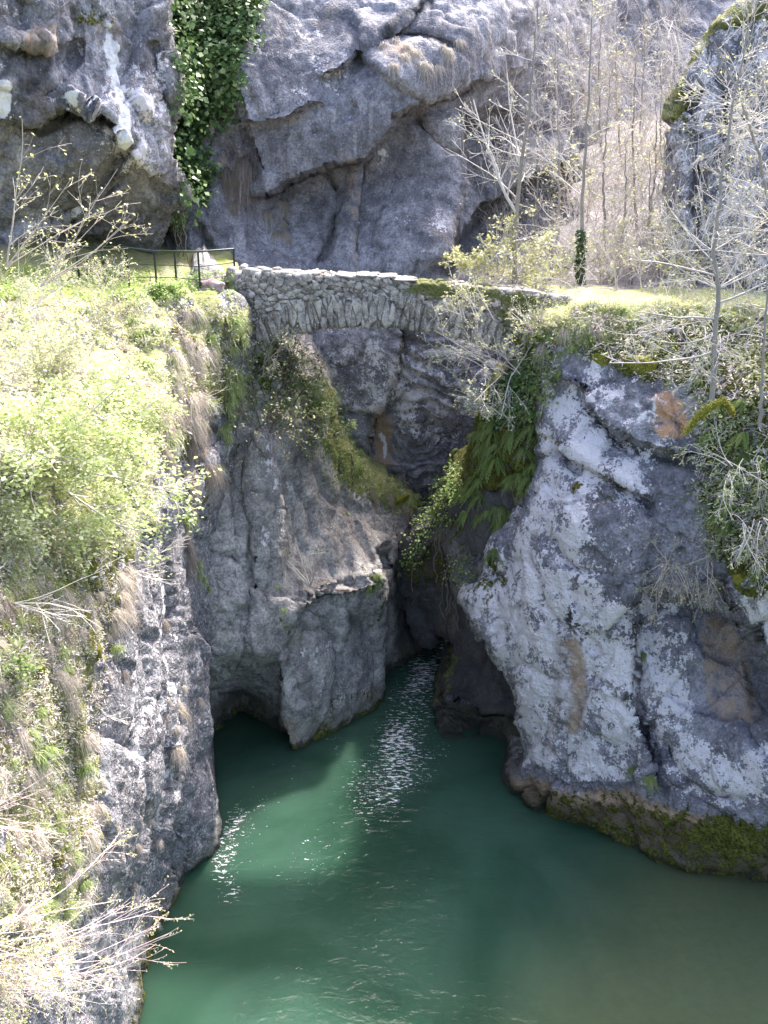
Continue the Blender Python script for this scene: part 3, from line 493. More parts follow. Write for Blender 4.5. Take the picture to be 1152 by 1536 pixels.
for (pts, wd, s) in (([(690, 930), (650, 1000), (620, 1060), (600, 1110), (585, 1160), (560, 1185)], 60, 1.0), ([(640, 1085), (610, 1120), (575, 1170)], 20, 0.45), ([(685, 945), (665, 985), (625, 1030)], 30, 1.25), ([(560, 1185), (500, 1240), (470, 1290), (440, 1320)], 55, 0.55), ([(500, 1265), (460, 1295)], 24, .4), ([(350, 1230), (335, 1285), (350, 1340)], 26, 0.85), ([(580, 1060), (520, 1110), (440, 1180), (400, 1230), (345, 1290)], 48, 0.42), ([(560, 1360), (540, 1420), (590, 1400)], 60, 0.30), ([(480, 1480), (400, 1500)], 60, 0.15)):
    dd = seg_dist(PP, smooth_poly(pts, False, 4), False)[0]; glint_w = np.maximum(glint_w, s * np.exp(-(dd / wd) ** 2))
glint_w[Pw[:, 1] > 48] = 0.6
river = new_mesh('river_water', Pw, np.stack([i, i + 1, i + nx + 1, i + nx], 1), M_water, smooth=True, attrs={'glint_zone': glint_w}); river['kind'] = 'structure'

# ================= camera, sun, sky =================
cam = bpy.data.cameras.new('camera'); cam.lens = 35; cam.sensor_width = 36; cam.clip_end = 2000
co = bpy.data.objects.new('camera', cam); C.objects.link(co); co.location = (0, 0, CAMZ); co.rotation_euler = (R(90) - PITCH, 0, 0)
bpy.context.scene.camera = co
SUN_AZ, SUN_EL = 28.0, 53.0
sd = Vector((math.sin(R(SUN_AZ)) * math.cos(R(SUN_EL)), math.cos(R(SUN_AZ)) * math.cos(R(SUN_EL)), math.sin(R(SUN_EL))))
sl = bpy.data.lights.new('sun', 'SUN'); sl.energy = 8.5; sl.angle = R(3.0); sl.color = (1, 0.965, 0.91)
so = bpy.data.objects.new('sun', sl); C.objects.link(so); so.rotation_euler = sd.to_track_quat('Z', 'Y').to_euler()
w = bpy.data.worlds.new('World'); bpy.context.scene.world = w; w.use_nodes = True; nt = w.node_tree
sky = nt.nodes.new('ShaderNodeTexSky'); sky.sky_type = 'NISHITA'; sky.sun_disc = False; sky.sun_elevation = R(SUN_EL); sky.sun_rotation = R(SUN_AZ); sky.dust_density = 6.0; sky.air_density = 1.0; sky.ozone_density = 1.5
bg = nt.nodes['Background']; nt.links.new(sky.outputs[0], bg.inputs[0]); bg.inputs[1].default_value = 0.64
vs = bpy.context.scene.view_settings; vs.view_transform = 'Standard'; vs.look = 'None'; vs.exposure = 0

cy_ = bpy.context.scene.cycles; cy_.max_bounces = 5; cy_.diffuse_bounces = 3; cy_.glossy_bounces = 2; cy_.transmission_bounces = 3; cy_.transparent_max_bounces = 6; cy_.use_adaptive_sampling = True; cy_.adaptive_threshold = 0.03
# ================= stone bridge =================
T = NT('rubble_masonry'); g = T.n('ShaderNodeTexCoord').outputs['Object']
n2 = T.noise(g, 5, 5, 0.7); n3 = T.noise(g, 17, 3, 0.6)
col = T.mix(T.attr('cell'), (0.23, 0.20, 0.18), (0.60, 0.55, 0.51))
col = T.mix(T.ramp(n2, 0.35, 0.65, 0.75, 0), col, (0.14, 0.125, 0.115)); col = T.mix(T.ramp(n3, 0.55, 0.68, 0, 0.7), col, (0.62, 0.60, 0.60))
col = T.mix(T.ramp(T.attr('joint'), 0.3, 0.8, 0, 0.75), col, (0.09, 0.08, 0.07))
mo = T.ramp(T.math('ADD', T.attr('moss'), T.math('MULTIPLY', T.math('SUBTRACT', T.noise(g, 2.4, 5, 0.7), 0.5), 1.6)), 0.45, 0.65)
col = T.mix(mo, col, T.mix(n3, (0.07, 0.08, 0.025), (0.20, 0.20, 0.08)))
M_mason = T.done(T.pbsdf(col, 0.9, 0.15, T.bump(T.math('ADD', n2, T.math('MULTIPLY', n3, 0.5)), 0.8, 0.06)))
b_top = [(340, 405), (362, 402), (400, 399), (440, 403), (470, 401), (500, 404), (540, 402), (580, 405), (620, 410), (660, 414), (700, 419), (740, 421), (780, 427), (830, 433), (870, 438), (910, 446)]
b_arch = [(374, 600), (376, 560), (384, 533), (404, 511), (436, 497), (480, 489), (530, 486), (580, 487), (630, 492), (680, 501), (720, 512), (752, 524), (776, 545), (784, 600)]
b_top = [(x, y + 13) for x, y in b_top]
_b = {}
def stones(P, V):
    ring_y = np.interp(P[:, 0], [p[0] for p in b_arch], [p[1] for p in b_arch])
    ring = (P[:, 1] > ring_y - 42 + 4 * np.sin(P[:, 0] * 0.11)) & (P[:, 0] > 385) & (P[:, 0] < 772)
    wob = np.stack([fbm(V * 1.5, 3, 91), fbm(V * 1.5, 3, 92), fbm(V * 1.5, 3, 93)], -1) * 0.25
    # voussoirs fan out: shear x with height away from the crown
    lean = (V[:, 0] + 0.6) * 0.08
    q1 = np.stack([V[:, 0] * 4.0, V[:, 0] * 0 + 0.5, V[:, 2] * 6.2], -1) + wob
    q2 = np.stack([(V[:, 0] - lean * (V[:, 2] - 15)) * 5.4, V[:, 0] * 0 + 0.5, V[:, 2] * 1.2 + 3], -1) + wob * 1.2
    h1, e1 = facets(q1, 31); h2, e2 = facets(q2, 32)
    h = np.where(ring, h2, h1); e = np.where(ring, e2, e1)
    _b['cell'] = np.clip(h * 0.9 + 0.5, 0, 1); _b['joint'] = np.exp(-(e / 0.10) ** 2)
    return 0.055 * h + 0.06 * np.clip(e / 0.22, 0, 1) ** 0.6 + np.where(ring, 0.07, 0)
bridge = tag(empty('stone_footbridge', tuple(at(560, 440, 31.0))), 'old humpbacked rubble stone footbridge arching between the two cliffs', 'bridge')
ctrlBr = [(340, 420, 31.3), (340, 600, 31.3), (560, 440, 30.9), (560, 500, 30.9), (910, 440, 30.3), (910, 600, 30.3), (780, 600, 30.4)]
front = sheet('arch_wall', b_top + [(912, 600)] + b_arch[::-1] + [(338, 600)], ctrlBr, M_mason, step=1.5, rnd=(4, 0.06), disp=(0.08, 0.0, 0.0), smoothness=1.0, n=5, jit=0.5, seed=81, extr=((0.15, 0), (0.42, 0)), radial=False, vfun=stones, afun=lambda P, V: dict(_b),
  masks=[('moss', 'line', [(340, 430), (372, 470), (372, 560)], 22, .5), ('moss', 'line', [(600, 425), (720, 440), (800, 450)], 14, .42), ('moss', 'line', [(400, 412), (520, 416)], 10, .3), ('moss', 'line', [(660, 430), (760, 470), (800, 500)], 40, .3), ('moss', 'blob', (470, 450, 60, 25), .8, .3), ('moss', 'blob', (620, 450, 50, 25), .8, .3), ('moss', 'blob', (800, 500, 70, 60), .8, .4)])
SURF.pop(); SURF_FRONT = front
# matching upstream face
rear = front.copy(); rear.name = 'upstream_wall'; C.objects.link(rear); rear.location = (0.05, 2.35, -0.2)
# barrel vault and deck
ap = smooth_poly(b_arch, False, 4); av = at(ap[:, 0], ap[:, 1], np.interp(ap[:, 0], [340, 560, 910], [31.3, 30.9, 30.3])); nb = 16
Vb = np.concatenate([av + np.array([0, 0.30 + 2.2 * k / (nb - 1), 0]) for k in range(nb)]); Vb[:, 2] += 0.02 + 0.05 * fbm(Vb * np.array([5, 2, 2]), 3, 4)
i = (np.arange(nb - 1)[:, None] * len(av) + np.arange(len(av) - 1)[None]).ravel()
zero = lambda n, c=0.4, j=0.0, m=0.1: {'cell': np.full(n, c), 'joint': np.full(n, j), 'moss': np.full(n, m)}
vault = new_mesh('arch_vault', Vb, np.stack([i, i + 1, i + 1 + len(av), i + len(av)], 1), M_mason, smooth=True, attrs=zero(len(Vb), 0.15, 0, 0.25))
tp = smooth_poly(b_top, False, 4); tv = at(tp[:, 0], tp[:, 1], np.interp(tp[:, 0], [340, 560, 910], [31.3, 30.9, 30.3]))
Vd = np.concatenate([tv + np.array([0, 0.38 + 2.0 * k / 9, -0.78]) for k in range(10)]); Vd[:, 2] += 0.04 * fbm(Vd * 3, 3, 8)
i = (np.arange(9)[:, None] * len(tv) + np.arange(len(tv) - 1)[None]).ravel()
deck = new_mesh('walkway', Vd, np.stack([i, i + 1, i + 1 + len(tv), i + len(tv)], 1), M_litter, smooth=True)
# coping stones laid on the parapet
def rock_lump(n_sub, size, s, rough=0.25):
    import bmesh
    bm = bmesh.new(); bmesh.ops.create_icosphere(bm, subdivisions=n_sub, radius=1); V = np.array([v.co[:] for v in bm.verts]); F = np.array([[v.index for v in f.verts] for f in bm.faces]); bm.free()
    V = np.sign(V) * np.abs(V) ** 0.75
    h, e = facets(V * 1.3 + s, s); V = V * (1 + rough * h + 0.5 * rough * fbm(V * 2 + s, 3, s))[:, None]
    return V * np.array(size) * 0.5, F
Vc, Fc, Cc, base = [], [], [], 0; rr = random.Random(5); u = 0.0
L = np.concatenate([[0], np.cumsum(np.linalg.norm(np.diff(tv, axis=0), axis=1))])
while u < L[-1]:
    wd = rr.uniform(0.2, 0.72); c = np.array([np.interp(u + wd / 2, L, tv[:, k]) for k in range(3)])
    hgt = rr.uniform(0.07, 0.19) * (1.7 if u < 1.6 else 1)
    if rr.random() < 0.12: u += wd * rr.uniform(.4, 1.2); continue
    V, F = rock_lump(2, (wd * 1.12, rr.uniform(0.45, 0.6), hgt), rr.randint(1, 999))
    a = rr.uniform(-0.12, 0.12); V = V @ np.array([[math.cos(a), 0, math.sin(a)], [0, 1, 0], [-math.sin(a), 0, math.cos(a)]])
    Vc.append(V + c + np.array([0, 0.2, hgt * 0.25])); Fc.append(F + base); Cc.append(np.full(len(V), rr.uniform(0.35, 1.0))); base += len(V); u += wd * 0.94
Vc = np.concatenate(Vc); A_ = zero(len(Vc)); A_['cell'] = np.concatenate(Cc); A_['moss'] = 0.12 + 0.2 * fbm(Vc, 2, 3)
coping = new_mesh('coping', Vc, np.concatenate(Fc), M_mason, attrs=A_)
rcop = coping.copy(); C.objects.link(rcop); rcop.location = (0.05, 2.35, -0.21)
def adopt(root, *kids):
    for k in kids:
        k.parent = root; k.location = Vector(k.location) - Vector(root.location)
adopt(bridge, front, rear, vault, deck, coping, rcop)

# ================= surface look-up =================
bpy.context.view_layer.update()
DG = bpy.context.evaluated_depsgraph_get(); SC = bpy.context.scene
def hit(px, py):
    d = Vector(rays(px, py)).normalized()
    ok, loc, nr, _, ob, _ = SC.ray_cast(DG, Vector((0, 0, CAMZ)), d)
    return (loc, nr, ob) if ok else None
def ground_z(x, y, z0=40):
    ok, loc, nr, _, ob, _ = SC.ray_cast(DG, Vector((x, y, z0)), Vector((0, 0, -1))); return loc.z if ok else None

# ================= path fence =================
T = NT('dark_green_painted_steel'); M_fence = T.done(T.pbsdf((0.018, 0.035, 0.032), 0.45, 0.4))
class Tubes:
    def __init__(s): s.V, s.F, s.n, s.r = [], [], 0, []
    def add(s, pts, rad, sides=4, rnd=None):
        P = np.array([tuple(p) for p in pts], float); m = len(P)
        if m < 2: return
        rad = np.broadcast_to(np.asarray(rad, float), (m,)) if np.ndim(rad) == 0 else np.array(rad, float)
        t = np.gradient(P, axis=0); t /= np.linalg.norm(t, axis=1, keepdims=True) + 1e-9
        ref = np.array([0.13, 0.21, 1.0]) if abs(t[0, 2]) < 0.9 else np.array([1.0, 0.1, 0.2])
        a = np.cross(t, ref); a /= np.linalg.norm(a, axis=1, keepdims=True) + 1e-9; b = np.cross(t, a)
        th = np.arange(sides) * 2 * math.pi / sides
        ring = P[:, None] + rad[:, None, None] * (np.cos(th)[None, :, None] * a[:, None] + np.sin(th)[None, :, None] * b[:, None])
        s.V.append(ring.reshape(-1, 3)); i = np.arange(m - 1)[:, None] * sides; j = np.arange(sides)[None]; k = (j + 1) % sides
        s.F.append((np.stack([i + j, i + sides + j, i + sides + k, i + k], -1).reshape(-1, 4)) + s.n); s.n += m * sides
        s.r.append(np.full(m * sides, random.random() if rnd is None else rnd))
    def build(s, name, mat, parent=None, smooth=True):
        return new_mesh(name, np.concatenate(s.V), np.concatenate(s.F), mat, parent, smooth, attrs={'rnd': np.concatenate(s.r)})
fence = tag(empty('path_railing', tuple(at(235, 440, 30.5))), 'dark green metal railing along the grassy path end beside the bridge', 'fence')
fp = [(120, 31.6, 33.2), (158, 31.4, 33), (194, 31.2, 0), (235, 30.9, 0), (265, 30.8, 0), (300, 30.7, 0), (353, 31.6, 0)]
tops = []
for (px, Y, _) in fp:
    x = float(at(px, 430, Y)[0]); gz = ground_z(x, Y, 17.6) or 16.0; gz = min(max(gz, 15.85), 16.05)
    z1 = 17.13 if px > 200 else 17.2
    t = Tubes(); t.add([(x, Y, gz - 0.25), (x, Y, gz + 0.5), (x, Y, z1)], 0.034, 6); tops.append((x, Y, z1, gz)); t.build('post', M_fence, fence, False)
for fr, nm, r_ in ((1.0, 'top_rail', 0.028), (0.62, 'wire', 0.014), (0.28, 'wire', 0.014)):
    t = Tubes(); t.add([(x, Y - 0.02, g0 + (z1 - g0) * fr) for (x, Y, z1, g0) in tops], r_, 5)
    t.build(nm, M_fence if nm == 'top_rail' else M_fence, fence, False)
for o in list(fence.children): o.location = -Vector(fence.location)

T = NT('reddish_boulder_stone'); g = T.n('ShaderNodeTexCoord').outputs['Object']; n = T.noise(g, 3, 5, 0.7)
M_red = T.done(T.pbsdf(T.mix(T.ramp(n, 0.3, 0.7), (0.22, 0.15, 0.15), (0.50, 0.40, 0.40)), 0.9, 0.1, T.bump(n, 0.7, 0.08)))
V, F = rock_lump(4, (0.75, 0.6, 0.46), 17, 0.3); bo = new_mesh('boulder', V, F, M_red, smooth=False); bo.location = at_v(318, 431, 30.9)
tag(bo, 'small reddish boulder on the grass behind the railing end', 'boulder')
# ================= vegetation kit =================
def leaf_mat(name, a, b, c=None, trans=0.35, rough=0.6, scale=None):
    T = NT(name); r = T.attr('rnd'); oi = T.n('ShaderNodeObjectInfo').outputs['Random']
    col = T.mix(r, a, b)
    if c is not None: col = T.mix(T.ramp(r, 0.78, 0.86), col, c)
    col = T.mix(T.math('MULTIPLY', oi, 0.35), col, T.mix(0.5, a, (0.3, 0.26, 0.16)))
    p = T.pbsdf(col, rough, 0.25); t = T.n('ShaderNodeBsdfTranslucent'); T.set(t.inputs[0], col)
    m = T.n('ShaderNodeMixShader'); m.inputs[0].default_value = trans; T.set(m.inputs[1], p); T.set(m.inputs[2], t.outputs[0])
    return T.done(m.outputs[0])
def bark_mat(name, a, b):
    T = NT(name); g = T.n('ShaderNodeTexCoord').outputs['Object']; n = T.noise(T.map(g, (1, 1, 0.3)), 9, 3, 0.65)
    return T.done(T.pbsdf(T.mix(T.math('ADD', T.math('MULTIPLY', n, 0.7), T.math('MULTIPLY', T.attr('rnd'), 0.3)), a, b), 0.85, 0.15))
L_lime = leaf_mat('fresh_lime_leaves', (0.38, 0.48, 0.16), (0.72, 0.77, 0.42), (0.90, 0.90, 0.66), 0.45)
L_bud = leaf_mat('yellow_green_buds', (0.46, 0.48, 0.18), (0.76, 0.75, 0.40), (0.88, 0.86, 0.68), 0.4)
L_mid = leaf_mat('mid_green_leaves', (0.12, 0.20, 0.055), (0.32, 0.42, 0.14), (0.48, 0.52, 0.28), 0.4)
L_ivy = leaf_mat('glossy_ivy_leaves', (0.05, 0.11, 0.03), (0.20, 0.32, 0.11), (0.36, 0.46, 0.22), 0.25, 0.35)
L_fern = leaf_mat('fern_fronds', (0.14, 0.22, 0.05), (0.38, 0.46, 0.14), (0.46, 0.42, 0.20), 0.4)
G_green = leaf_mat('fresh_grass_blades', (0.24, 0.36, 0.09), (0.52, 0.60, 0.26), (0.72, 0.70, 0.46), 0.4)
G_straw = leaf_mat('dry_grass_blades', (0.46, 0.38, 0.31), (0.74, 0.66, 0.59), (0.86, 0.83, 0.77), 0.35)
G_brown = leaf_mat('withered_grass_blades', (0.26, 0.20, 0.165), (0.50, 0.42, 0.37), (0.64, 0.58, 0.53), 0.3)
B_pale = bark_mat('pale_grey_bark', (0.40, 0.36, 0.33), (0.80, 0.75, 0.71))
B_pink = bark_mat('pinkish_twig_bark', (0.45, 0.30, 0.29), (0.78, 0.68, 0.68))
B_brown = bark_mat('brown_bark', (0.09, 0.075, 0.06), (0.28, 0.23, 0.19))
B_tan = bark_mat('tan_bark', (0.36, 0.30, 0.25), (0.64, 0.57, 0.50))
T = NT('cushion_moss'); g = T.n('ShaderNodeTexCoord').outputs['Object']; n = T.noise(g, 22, 3, 0.7); n1 = T.noise(g, 4, 3, 0.6)
M_moss = T.done(T.pbsdf(T.mix(T.ramp(n, 0.3, 0.7), (0.10, 0.10, 0.015), T.mix(n1, (0.24, 0.23, 0.03), (0.50, 0.46, 0.10))), 0.95, 0.05, T.bump(n, 0.9, 0.05)))

class Leaves:
    """many small leaf faces gathered in one mesh"""
    def __init__(s): s.p, s.d, s.s = [], [], []
    def add(s, pos, size, dirn=None):
        s.p.append(pos); s.s.append(size); s.d.append(dirn if dirn is not None else (0, 0, 0))
    def build(s, name, mat, parent=None, seed=0, up=0.5, fold=True, elong=1.6):
        rng = np.random.default_rng(seed); P = np.array(s.p, float); n = len(P); S = np.array(s.s, float)[:, None]
        N = rng.normal(size=(n, 3)); N /= np.linalg.norm(N, axis=1, keepdims=True); N[:, 2] = np.abs(N[:, 2]) + up; N += np.array(s.d, float)
        N /= np.linalg.norm(N, axis=1, keepdims=True)
        A = np.cross(N, rng.normal(size=(n, 3))); A /= np.linalg.norm(A, axis=1, keepdims=True); B = np.cross(N, A)
        V = np.stack([P, P + A * S * 0.5 * elong + B * S * 0.5 + N * S * 0.12, P + A * S * elong, P + A * S * 0.5 * elong - B * S * 0.5 + N * S * 0.12], 1).reshape(-1, 3)
        F = np.arange(n * 4).reshape(n, 4)
        return new_mesh(name, V, F, mat, parent, False, attrs={'rnd': np.repeat(rng.random(n), 4)})

def tuft_mesh(name, n, L, seed, mat, droop=1.0, out=0.9, spread=0.8, width=0.010, base=0.10):
    """blades springing from a crack; +X points away from the rock, gravity bends the tips"""
    rng = np.random.default_rng(seed); k = 5
    th = rng.normal(0, spread, n); el = rng.normal(0.55, 0.45, n)
    d = np.stack([np.cos(el) * np.cos(th) * out, np.cos(el) * np.sin(th), np.sin(el)], -1)
    l = L * rng.uniform(0.45, 1.1, n); t = np.linspace(0, 1, k)
    b = rng.normal(0, base, (n, 3)) * np.array([0.4, 1, 0.6])
    P = b[:, None] + d[:, None] * (l[:, None] * t[None])[..., None] + np.array([0, 0, -1.0]) * ((droop * rng.uniform(0.6, 1.3, n) * l)[:, None] * t[None] ** 2)[..., None]
    side = np.cross(d, [0, 0, 1.0]); side /= np.linalg.norm(side, axis=1, keepdims=True) + 1e-6
    W = width * (1 - t * 0.85)[None, :, None] * side[:, None] * rng.uniform(0.6, 1.3, n)[:, None, None]
    V = np.stack([P - W, P + W], 2).reshape(-1, 3); i = (np.arange(n)[:, None] * k * 2 + np.arange(k - 1)[None] * 2).ravel()
    F = np.stack([i, i + 1, i + 3, i + 2], 1)
    me = new_mesh(name, V, F, mat, None, False, attrs={'rnd': np.repeat(rng.random(n), k * 2)})
    return me
def fern_mesh(name, nf, L, seed, mat, hang=1.0):
    rng = random.Random(seed); V, F, Rn = [], [], []
    for f in range(nf):
        th = rng.gauss(0, 0.75); el = rng.uniform(-0.1, 0.9); l = L * rng.uniform(0.6, 1.1); r = rng.random()
        d = np.array([math.cos(el) * math.cos(th), math.cos(el) * math.sin(th), math.sin(el)]); pts = []
        for k in range(15):
            t = k / 14; pts.append(d * l * t + np.array([0, 0, -hang * l * t * t * 1.1]))
        side0 = np.cross(d, [0, 0, 1.0]); side0 /= np.linalg.norm(side0) + 1e-6
        for k in range(1, 14):
            t = k / 14; w_ = l * 0.16 * math.sin(math.pi * min(1, t * 0.85 + 0.16)) ** 0.8; tg = pts[k + 1] - pts[k]; nrm = np.cross(side0, tg); nrm /= np.linalg.norm(nrm) + 1e-9
            for sgn in (-1, 1):
                b = pts[k]; tip = b + side0 * sgn * w_ + tg * 0.6 - nrm * w_ * 0.2
                i = len(V); V += [b, b + tg * 0.75 + side0 * sgn * w_ * 0.3, tip, b + side0 * sgn * w_ * 0.5 - tg * 0.1]; F.append([i, i + 1, i + 2, i + 3]); Rn += [min(1, max(0, r + rng.uniform(-.15, .15)))] * 4
    return new_mesh(name, np.array(V), np.array(F), mat, None, False, attrs={'rnd': Rn})

def grow(tb, tips, p, d, L, r, lev, rng, kids=(4, 6), ang=(0.4, 0.9), curve=0.25, grav=0.0, lenf=0.62, wig=0.12, segs=7, minr=0.004, start=0.25, side=None):
    p = np.array(p, float); d = np.array(d, float); d /= np.linalg.norm(d); pts = [p.copy()]; dirs = [d.copy()]
    cv = np.array([rng.gauss(0, 1), rng.gauss(0, 1), rng.gauss(0, 1)]) * curve / segs
    for k in range(segs):
        d = d + cv + np.array([rng.gauss(0, wig), rng.gauss(0, wig), rng.gauss(0, wig)]) * 0.5 + np.array([0, 0, grav / segs]); d /= np.linalg.norm(d)
        p = p + d * L / segs; pts.append(p.copy()); dirs.append(d.copy())
    tb.add(pts, [max(minr, r * (1 - 0.7 * k / segs)) for k in range(segs + 1)], 6 if r > 0.04 else (4 if r > 0.012 else 3))
    if lev == 0:
        for k in range(2, segs + 1): tips.append((pts[k], dirs[k]))
        return
    tips.append((pts[-1], dirs[-1]))
    for c in range(rng.randint(*kids)):
        t = start + (1 - start) * rng.random(); k = min(segs, int(t * segs)); a = rng.uniform(*ang)
        ax = np.cross(dirs[k], [rng.gauss(0, 1), rng.gauss(0, 1), rng.gauss(0, 1)]); ax /= np.linalg.norm(ax) + 1e-9
        nd = dirs[k] * math.cos(a) + ax * math.sin(a)
        if side is not None: nd = nd + np.array(side) * 0.25
        grow(tb, tips, pts[k], nd, L * lenf * (1.15 - 0.5 * t) * rng.uniform(0.7, 1.2), max(minr, r * 0.5 * (1.1 - 0.5 * t)), lev - 1, rng, kids, ang, curve, grav, lenf, wig, max(4, segs - 1), minr, 0.2, side)
def plant(name, label, cat, group, base, stems, bark, leaf, lsize, seed, per=1.0, jitter=0.05, bname='branches', lname='leaves', up=0.5, **kw):
    """stems: list of (offset, direction, length, radius, levels)"""
    rng = random.Random(seed); tb = Tubes(); tips = []
    for (o, d, L, r, lev) in stems: grow(tb, tips, o, d, L, r, lev, rng, **kw)
    root = tag(empty(name, base), label, cat, group); tb.build(bname, bark, root)
    if leaf is not None and tips:
        lv = Leaves()
        for (p, d) in tips:
            m = int(per) + (1 if rng.random() < per - int(per) else 0)
            for _ in range(m): lv.add(p + np.array([rng.gauss(0, jitter) for _ in range(3)]), lsize * rng.uniform(0.6, 1.3))
        if lv.p: lv.build(lname, leaf, root, seed, up)
    return root
def out_yaw(nr): return math.atan2(nr.y, nr.x)
rv = random.Random(99)

# ---- grass tufts: prototypes then copies ----
def moss_mesh(name, s):
    V, F = rock_lump(3, (1, 1.1, 0.9), s, 0.25); return new_mesh(name, V * 1.0, F, M_moss, smooth=True)
PROTO = {
 'straw': [tuft_mesh('dry_grass_tuft', 150, 0.62, s, G_straw, 1.5, width=0.009) for s in (1, 2, 3)],
 'green': [tuft_mesh('green_grass_tuft', 150, 0.42, s, G_green, 0.8, width=0.010) for s in (4, 5, 6)],
 'brown': [tuft_mesh('withered_grass_tuft', 170, 0.75, s, G_brown, 1.9, spread=0.6, width=0.008) for s in (7, 8)],
 'fern': [fern_mesh('fern_clump', 15, 0.62, s, L_fern, 0.95) for s in (9, 10, 11)],
 'moss': [moss_mesh('moss_cushion', s) for s in (21, 22, 23)],
}
FIRST = {m.name for k in PROTO.values() for m in k}
LAB = {'straw': ('tuft of bleached dry grass hanging from the sunlit left cliff', 'grass tuft', 'dry grass tufts on the left cliff'),
 'green': ('tuft of fresh green grass sprouting from the sunlit left cliff', 'grass tuft', 'green grass tufts on the left cliff'),
 'brown': ('tuft of withered brown grass trailing down the left cliff', 'grass tuft', 'withered grass tufts on the left cliff'),
 'fern': ('green fern clump hanging on the shaded shoulder right of the arch opening', 'fern', 'ferns on the shoulder right of the arch'),
 'moss': ('yellow green moss cushion on the left cliff', 'moss cushion', 'moss cushions on the left cliff')}
used_ = set()
def put(kind, px, py, sc=1.0, lab=None, tilt=0.0, sxyz=None, off=0.0):
    h = hit(px, py)
    if h is None: return None
    loc, nr, _ = h; src = rv.choice(PROTO[kind])
    if src.name in used_: o = src.copy(); C.objects.link(o)
    else: o = src; used_.add(src.name)
    if nr.y > 0.6: nr = -nr
    o.location = loc + nr * off; o.rotation_euler = (rv.uniform(-.2, .2), rv.uniform(-.2, .2) + tilt, out_yaw(nr) + rv.uniform(-.3, .3))
    s = sc * rv.uniform(0.75, 1.3); o.scale = sxyz if sxyz else (s, s, s)
    l, c, gr = lab or LAB[kind]; tag(o, l, c, gr); return o
def scatter(kind, poly, n, sc=(0.7, 1.2), lab=None, **kw):
    L = np.array(poly, float); lo, hi = L.min(0), L.max(0); k = 0; g_ = 0
    while k < n and g_ < n * 30:
        g_ += 1; x, y = rv.uniform(lo[0], hi[0]), rv.uniform(lo[1], hi[1])
        if inside(np.array([[x, y]]), L)[0]: put(kind, x, y, rv.uniform(*sc), lab, **kw); k += 1
left_low = [(-10, 840), (110, 850), (185, 860), (170, 1000), (150, 1080), (150, 1200), (140, 1300), (100, 1420), (-10, 1460)]
scatter('straw', left_low, 66, (0.25, 0.5)); scatter('green', left_low, 36, (0.35, 0.6)); scatter('brown', left_low, 14, (0.2, 0.4))
left_top = [(-10, 450), (345, 450), (350, 540), (330, 600), (300, 620), (260, 660), (-10, 700)]
scatter('green', left_top, 60, (0.6, 1.25)); scatter('straw', left_top, 50, (0.6, 1.2)); scatter('brown', left_top, 8, (0.4, .7))
scatter('brown', [(215, 600), (320, 590), (330, 700), (280, 720), (240, 690)], 9, (0.45, .8)); scatter('straw', [(230, 500), (300, 500), (310, 640), (240, 660)], 18, (0.45, .85))
scatter('green', [(340, 450), (362, 450), (365, 560), (345, 640), (335, 560)], 12, (0.7, 1.2)); scatter('green', [(285, 580), (345, 570), (365, 700), (320, 740)], 8, (.6, 1.0))
scatter('brown', [(270, 690), (320, 700), (320, 830), (280, 860)], 9, (0.4, .8)); scatter('green', [(270, 760), (325, 760), (320, 960), (270, 960)], 5, (.4, .8))
scatter('straw', [(260, 1000), (300, 1000), (295, 1180), (262, 1180)], 8, (0.25, 0.6)); scatter('brown', [(190, 880), (260, 880), (260, 1350), (170, 1350)], 6, (0.15, 0.4))
scatter('straw', [(170, 1100), (250, 1100), (250, 1400), (170, 1400)], 4, (0.25, 0.45)); scatter('straw', [(150, 860), (195, 850), (190, 960), (160, 960)], 7, (0.5, .9))
for (x, y, s) in [(90, 890, .9), (75, 910, .7), (60, 1150, .6), (130, 1250, .6), (120, 800, .6)]: put('straw', x, y, s)
for (x, y, s) in [(62, 1130, 0.9), (125, 1150, 0.8), (45, 1100, .7)]: put('green', x, y, s)
ml = LAB['moss']
for (x, y, w_, h_) in [(298, 528, .35, .5), (285, 510, .3, .3), (262, 495, .28, .28), (312, 545, .22, .3), (288, 572, .16, .5), (283, 595, .2, .22), (140, 850, .18, .5), (135, 960, .2, .45), (150, 900, .18, .4), (130, 930, .15, .3), (148, 980, .18, .3), (75, 1120, .2, .2), (100, 880, .2, .25), (40, 1160, .15, .5), (85, 1290, .2, .3), (60, 1010, .15, .35), (130, 1105, .15, .2)]:
    put('moss', x, y, 1, sxyz=(0.16, w_, h_), off=-0.02)
ML = lambda a: (a, 'moss cushion', None)
for (x, y, w_, h_, d_, la) in [(955, 545, 1.0, .55, .4, 'large olive moss cushion below the sunlit turf edge of the right rock'), (900, 540, .5, .4, .3, 'smaller olive moss cushion left of the large one on the right rock'), (600, 748, .8, .3, .4, 'long olive moss pad on the ledge under the bridge'), (1070, 790, .45, .4, .25, 'moss cushion under the trailing bush at the right edge'), (1110, 870, .4, .35, .2, 'dark moss cushion beside the white rock block at the right edge')]:
    put('moss', x, y, 1, ML(la), sxyz=(d_, w_, h_), off=-0.05)

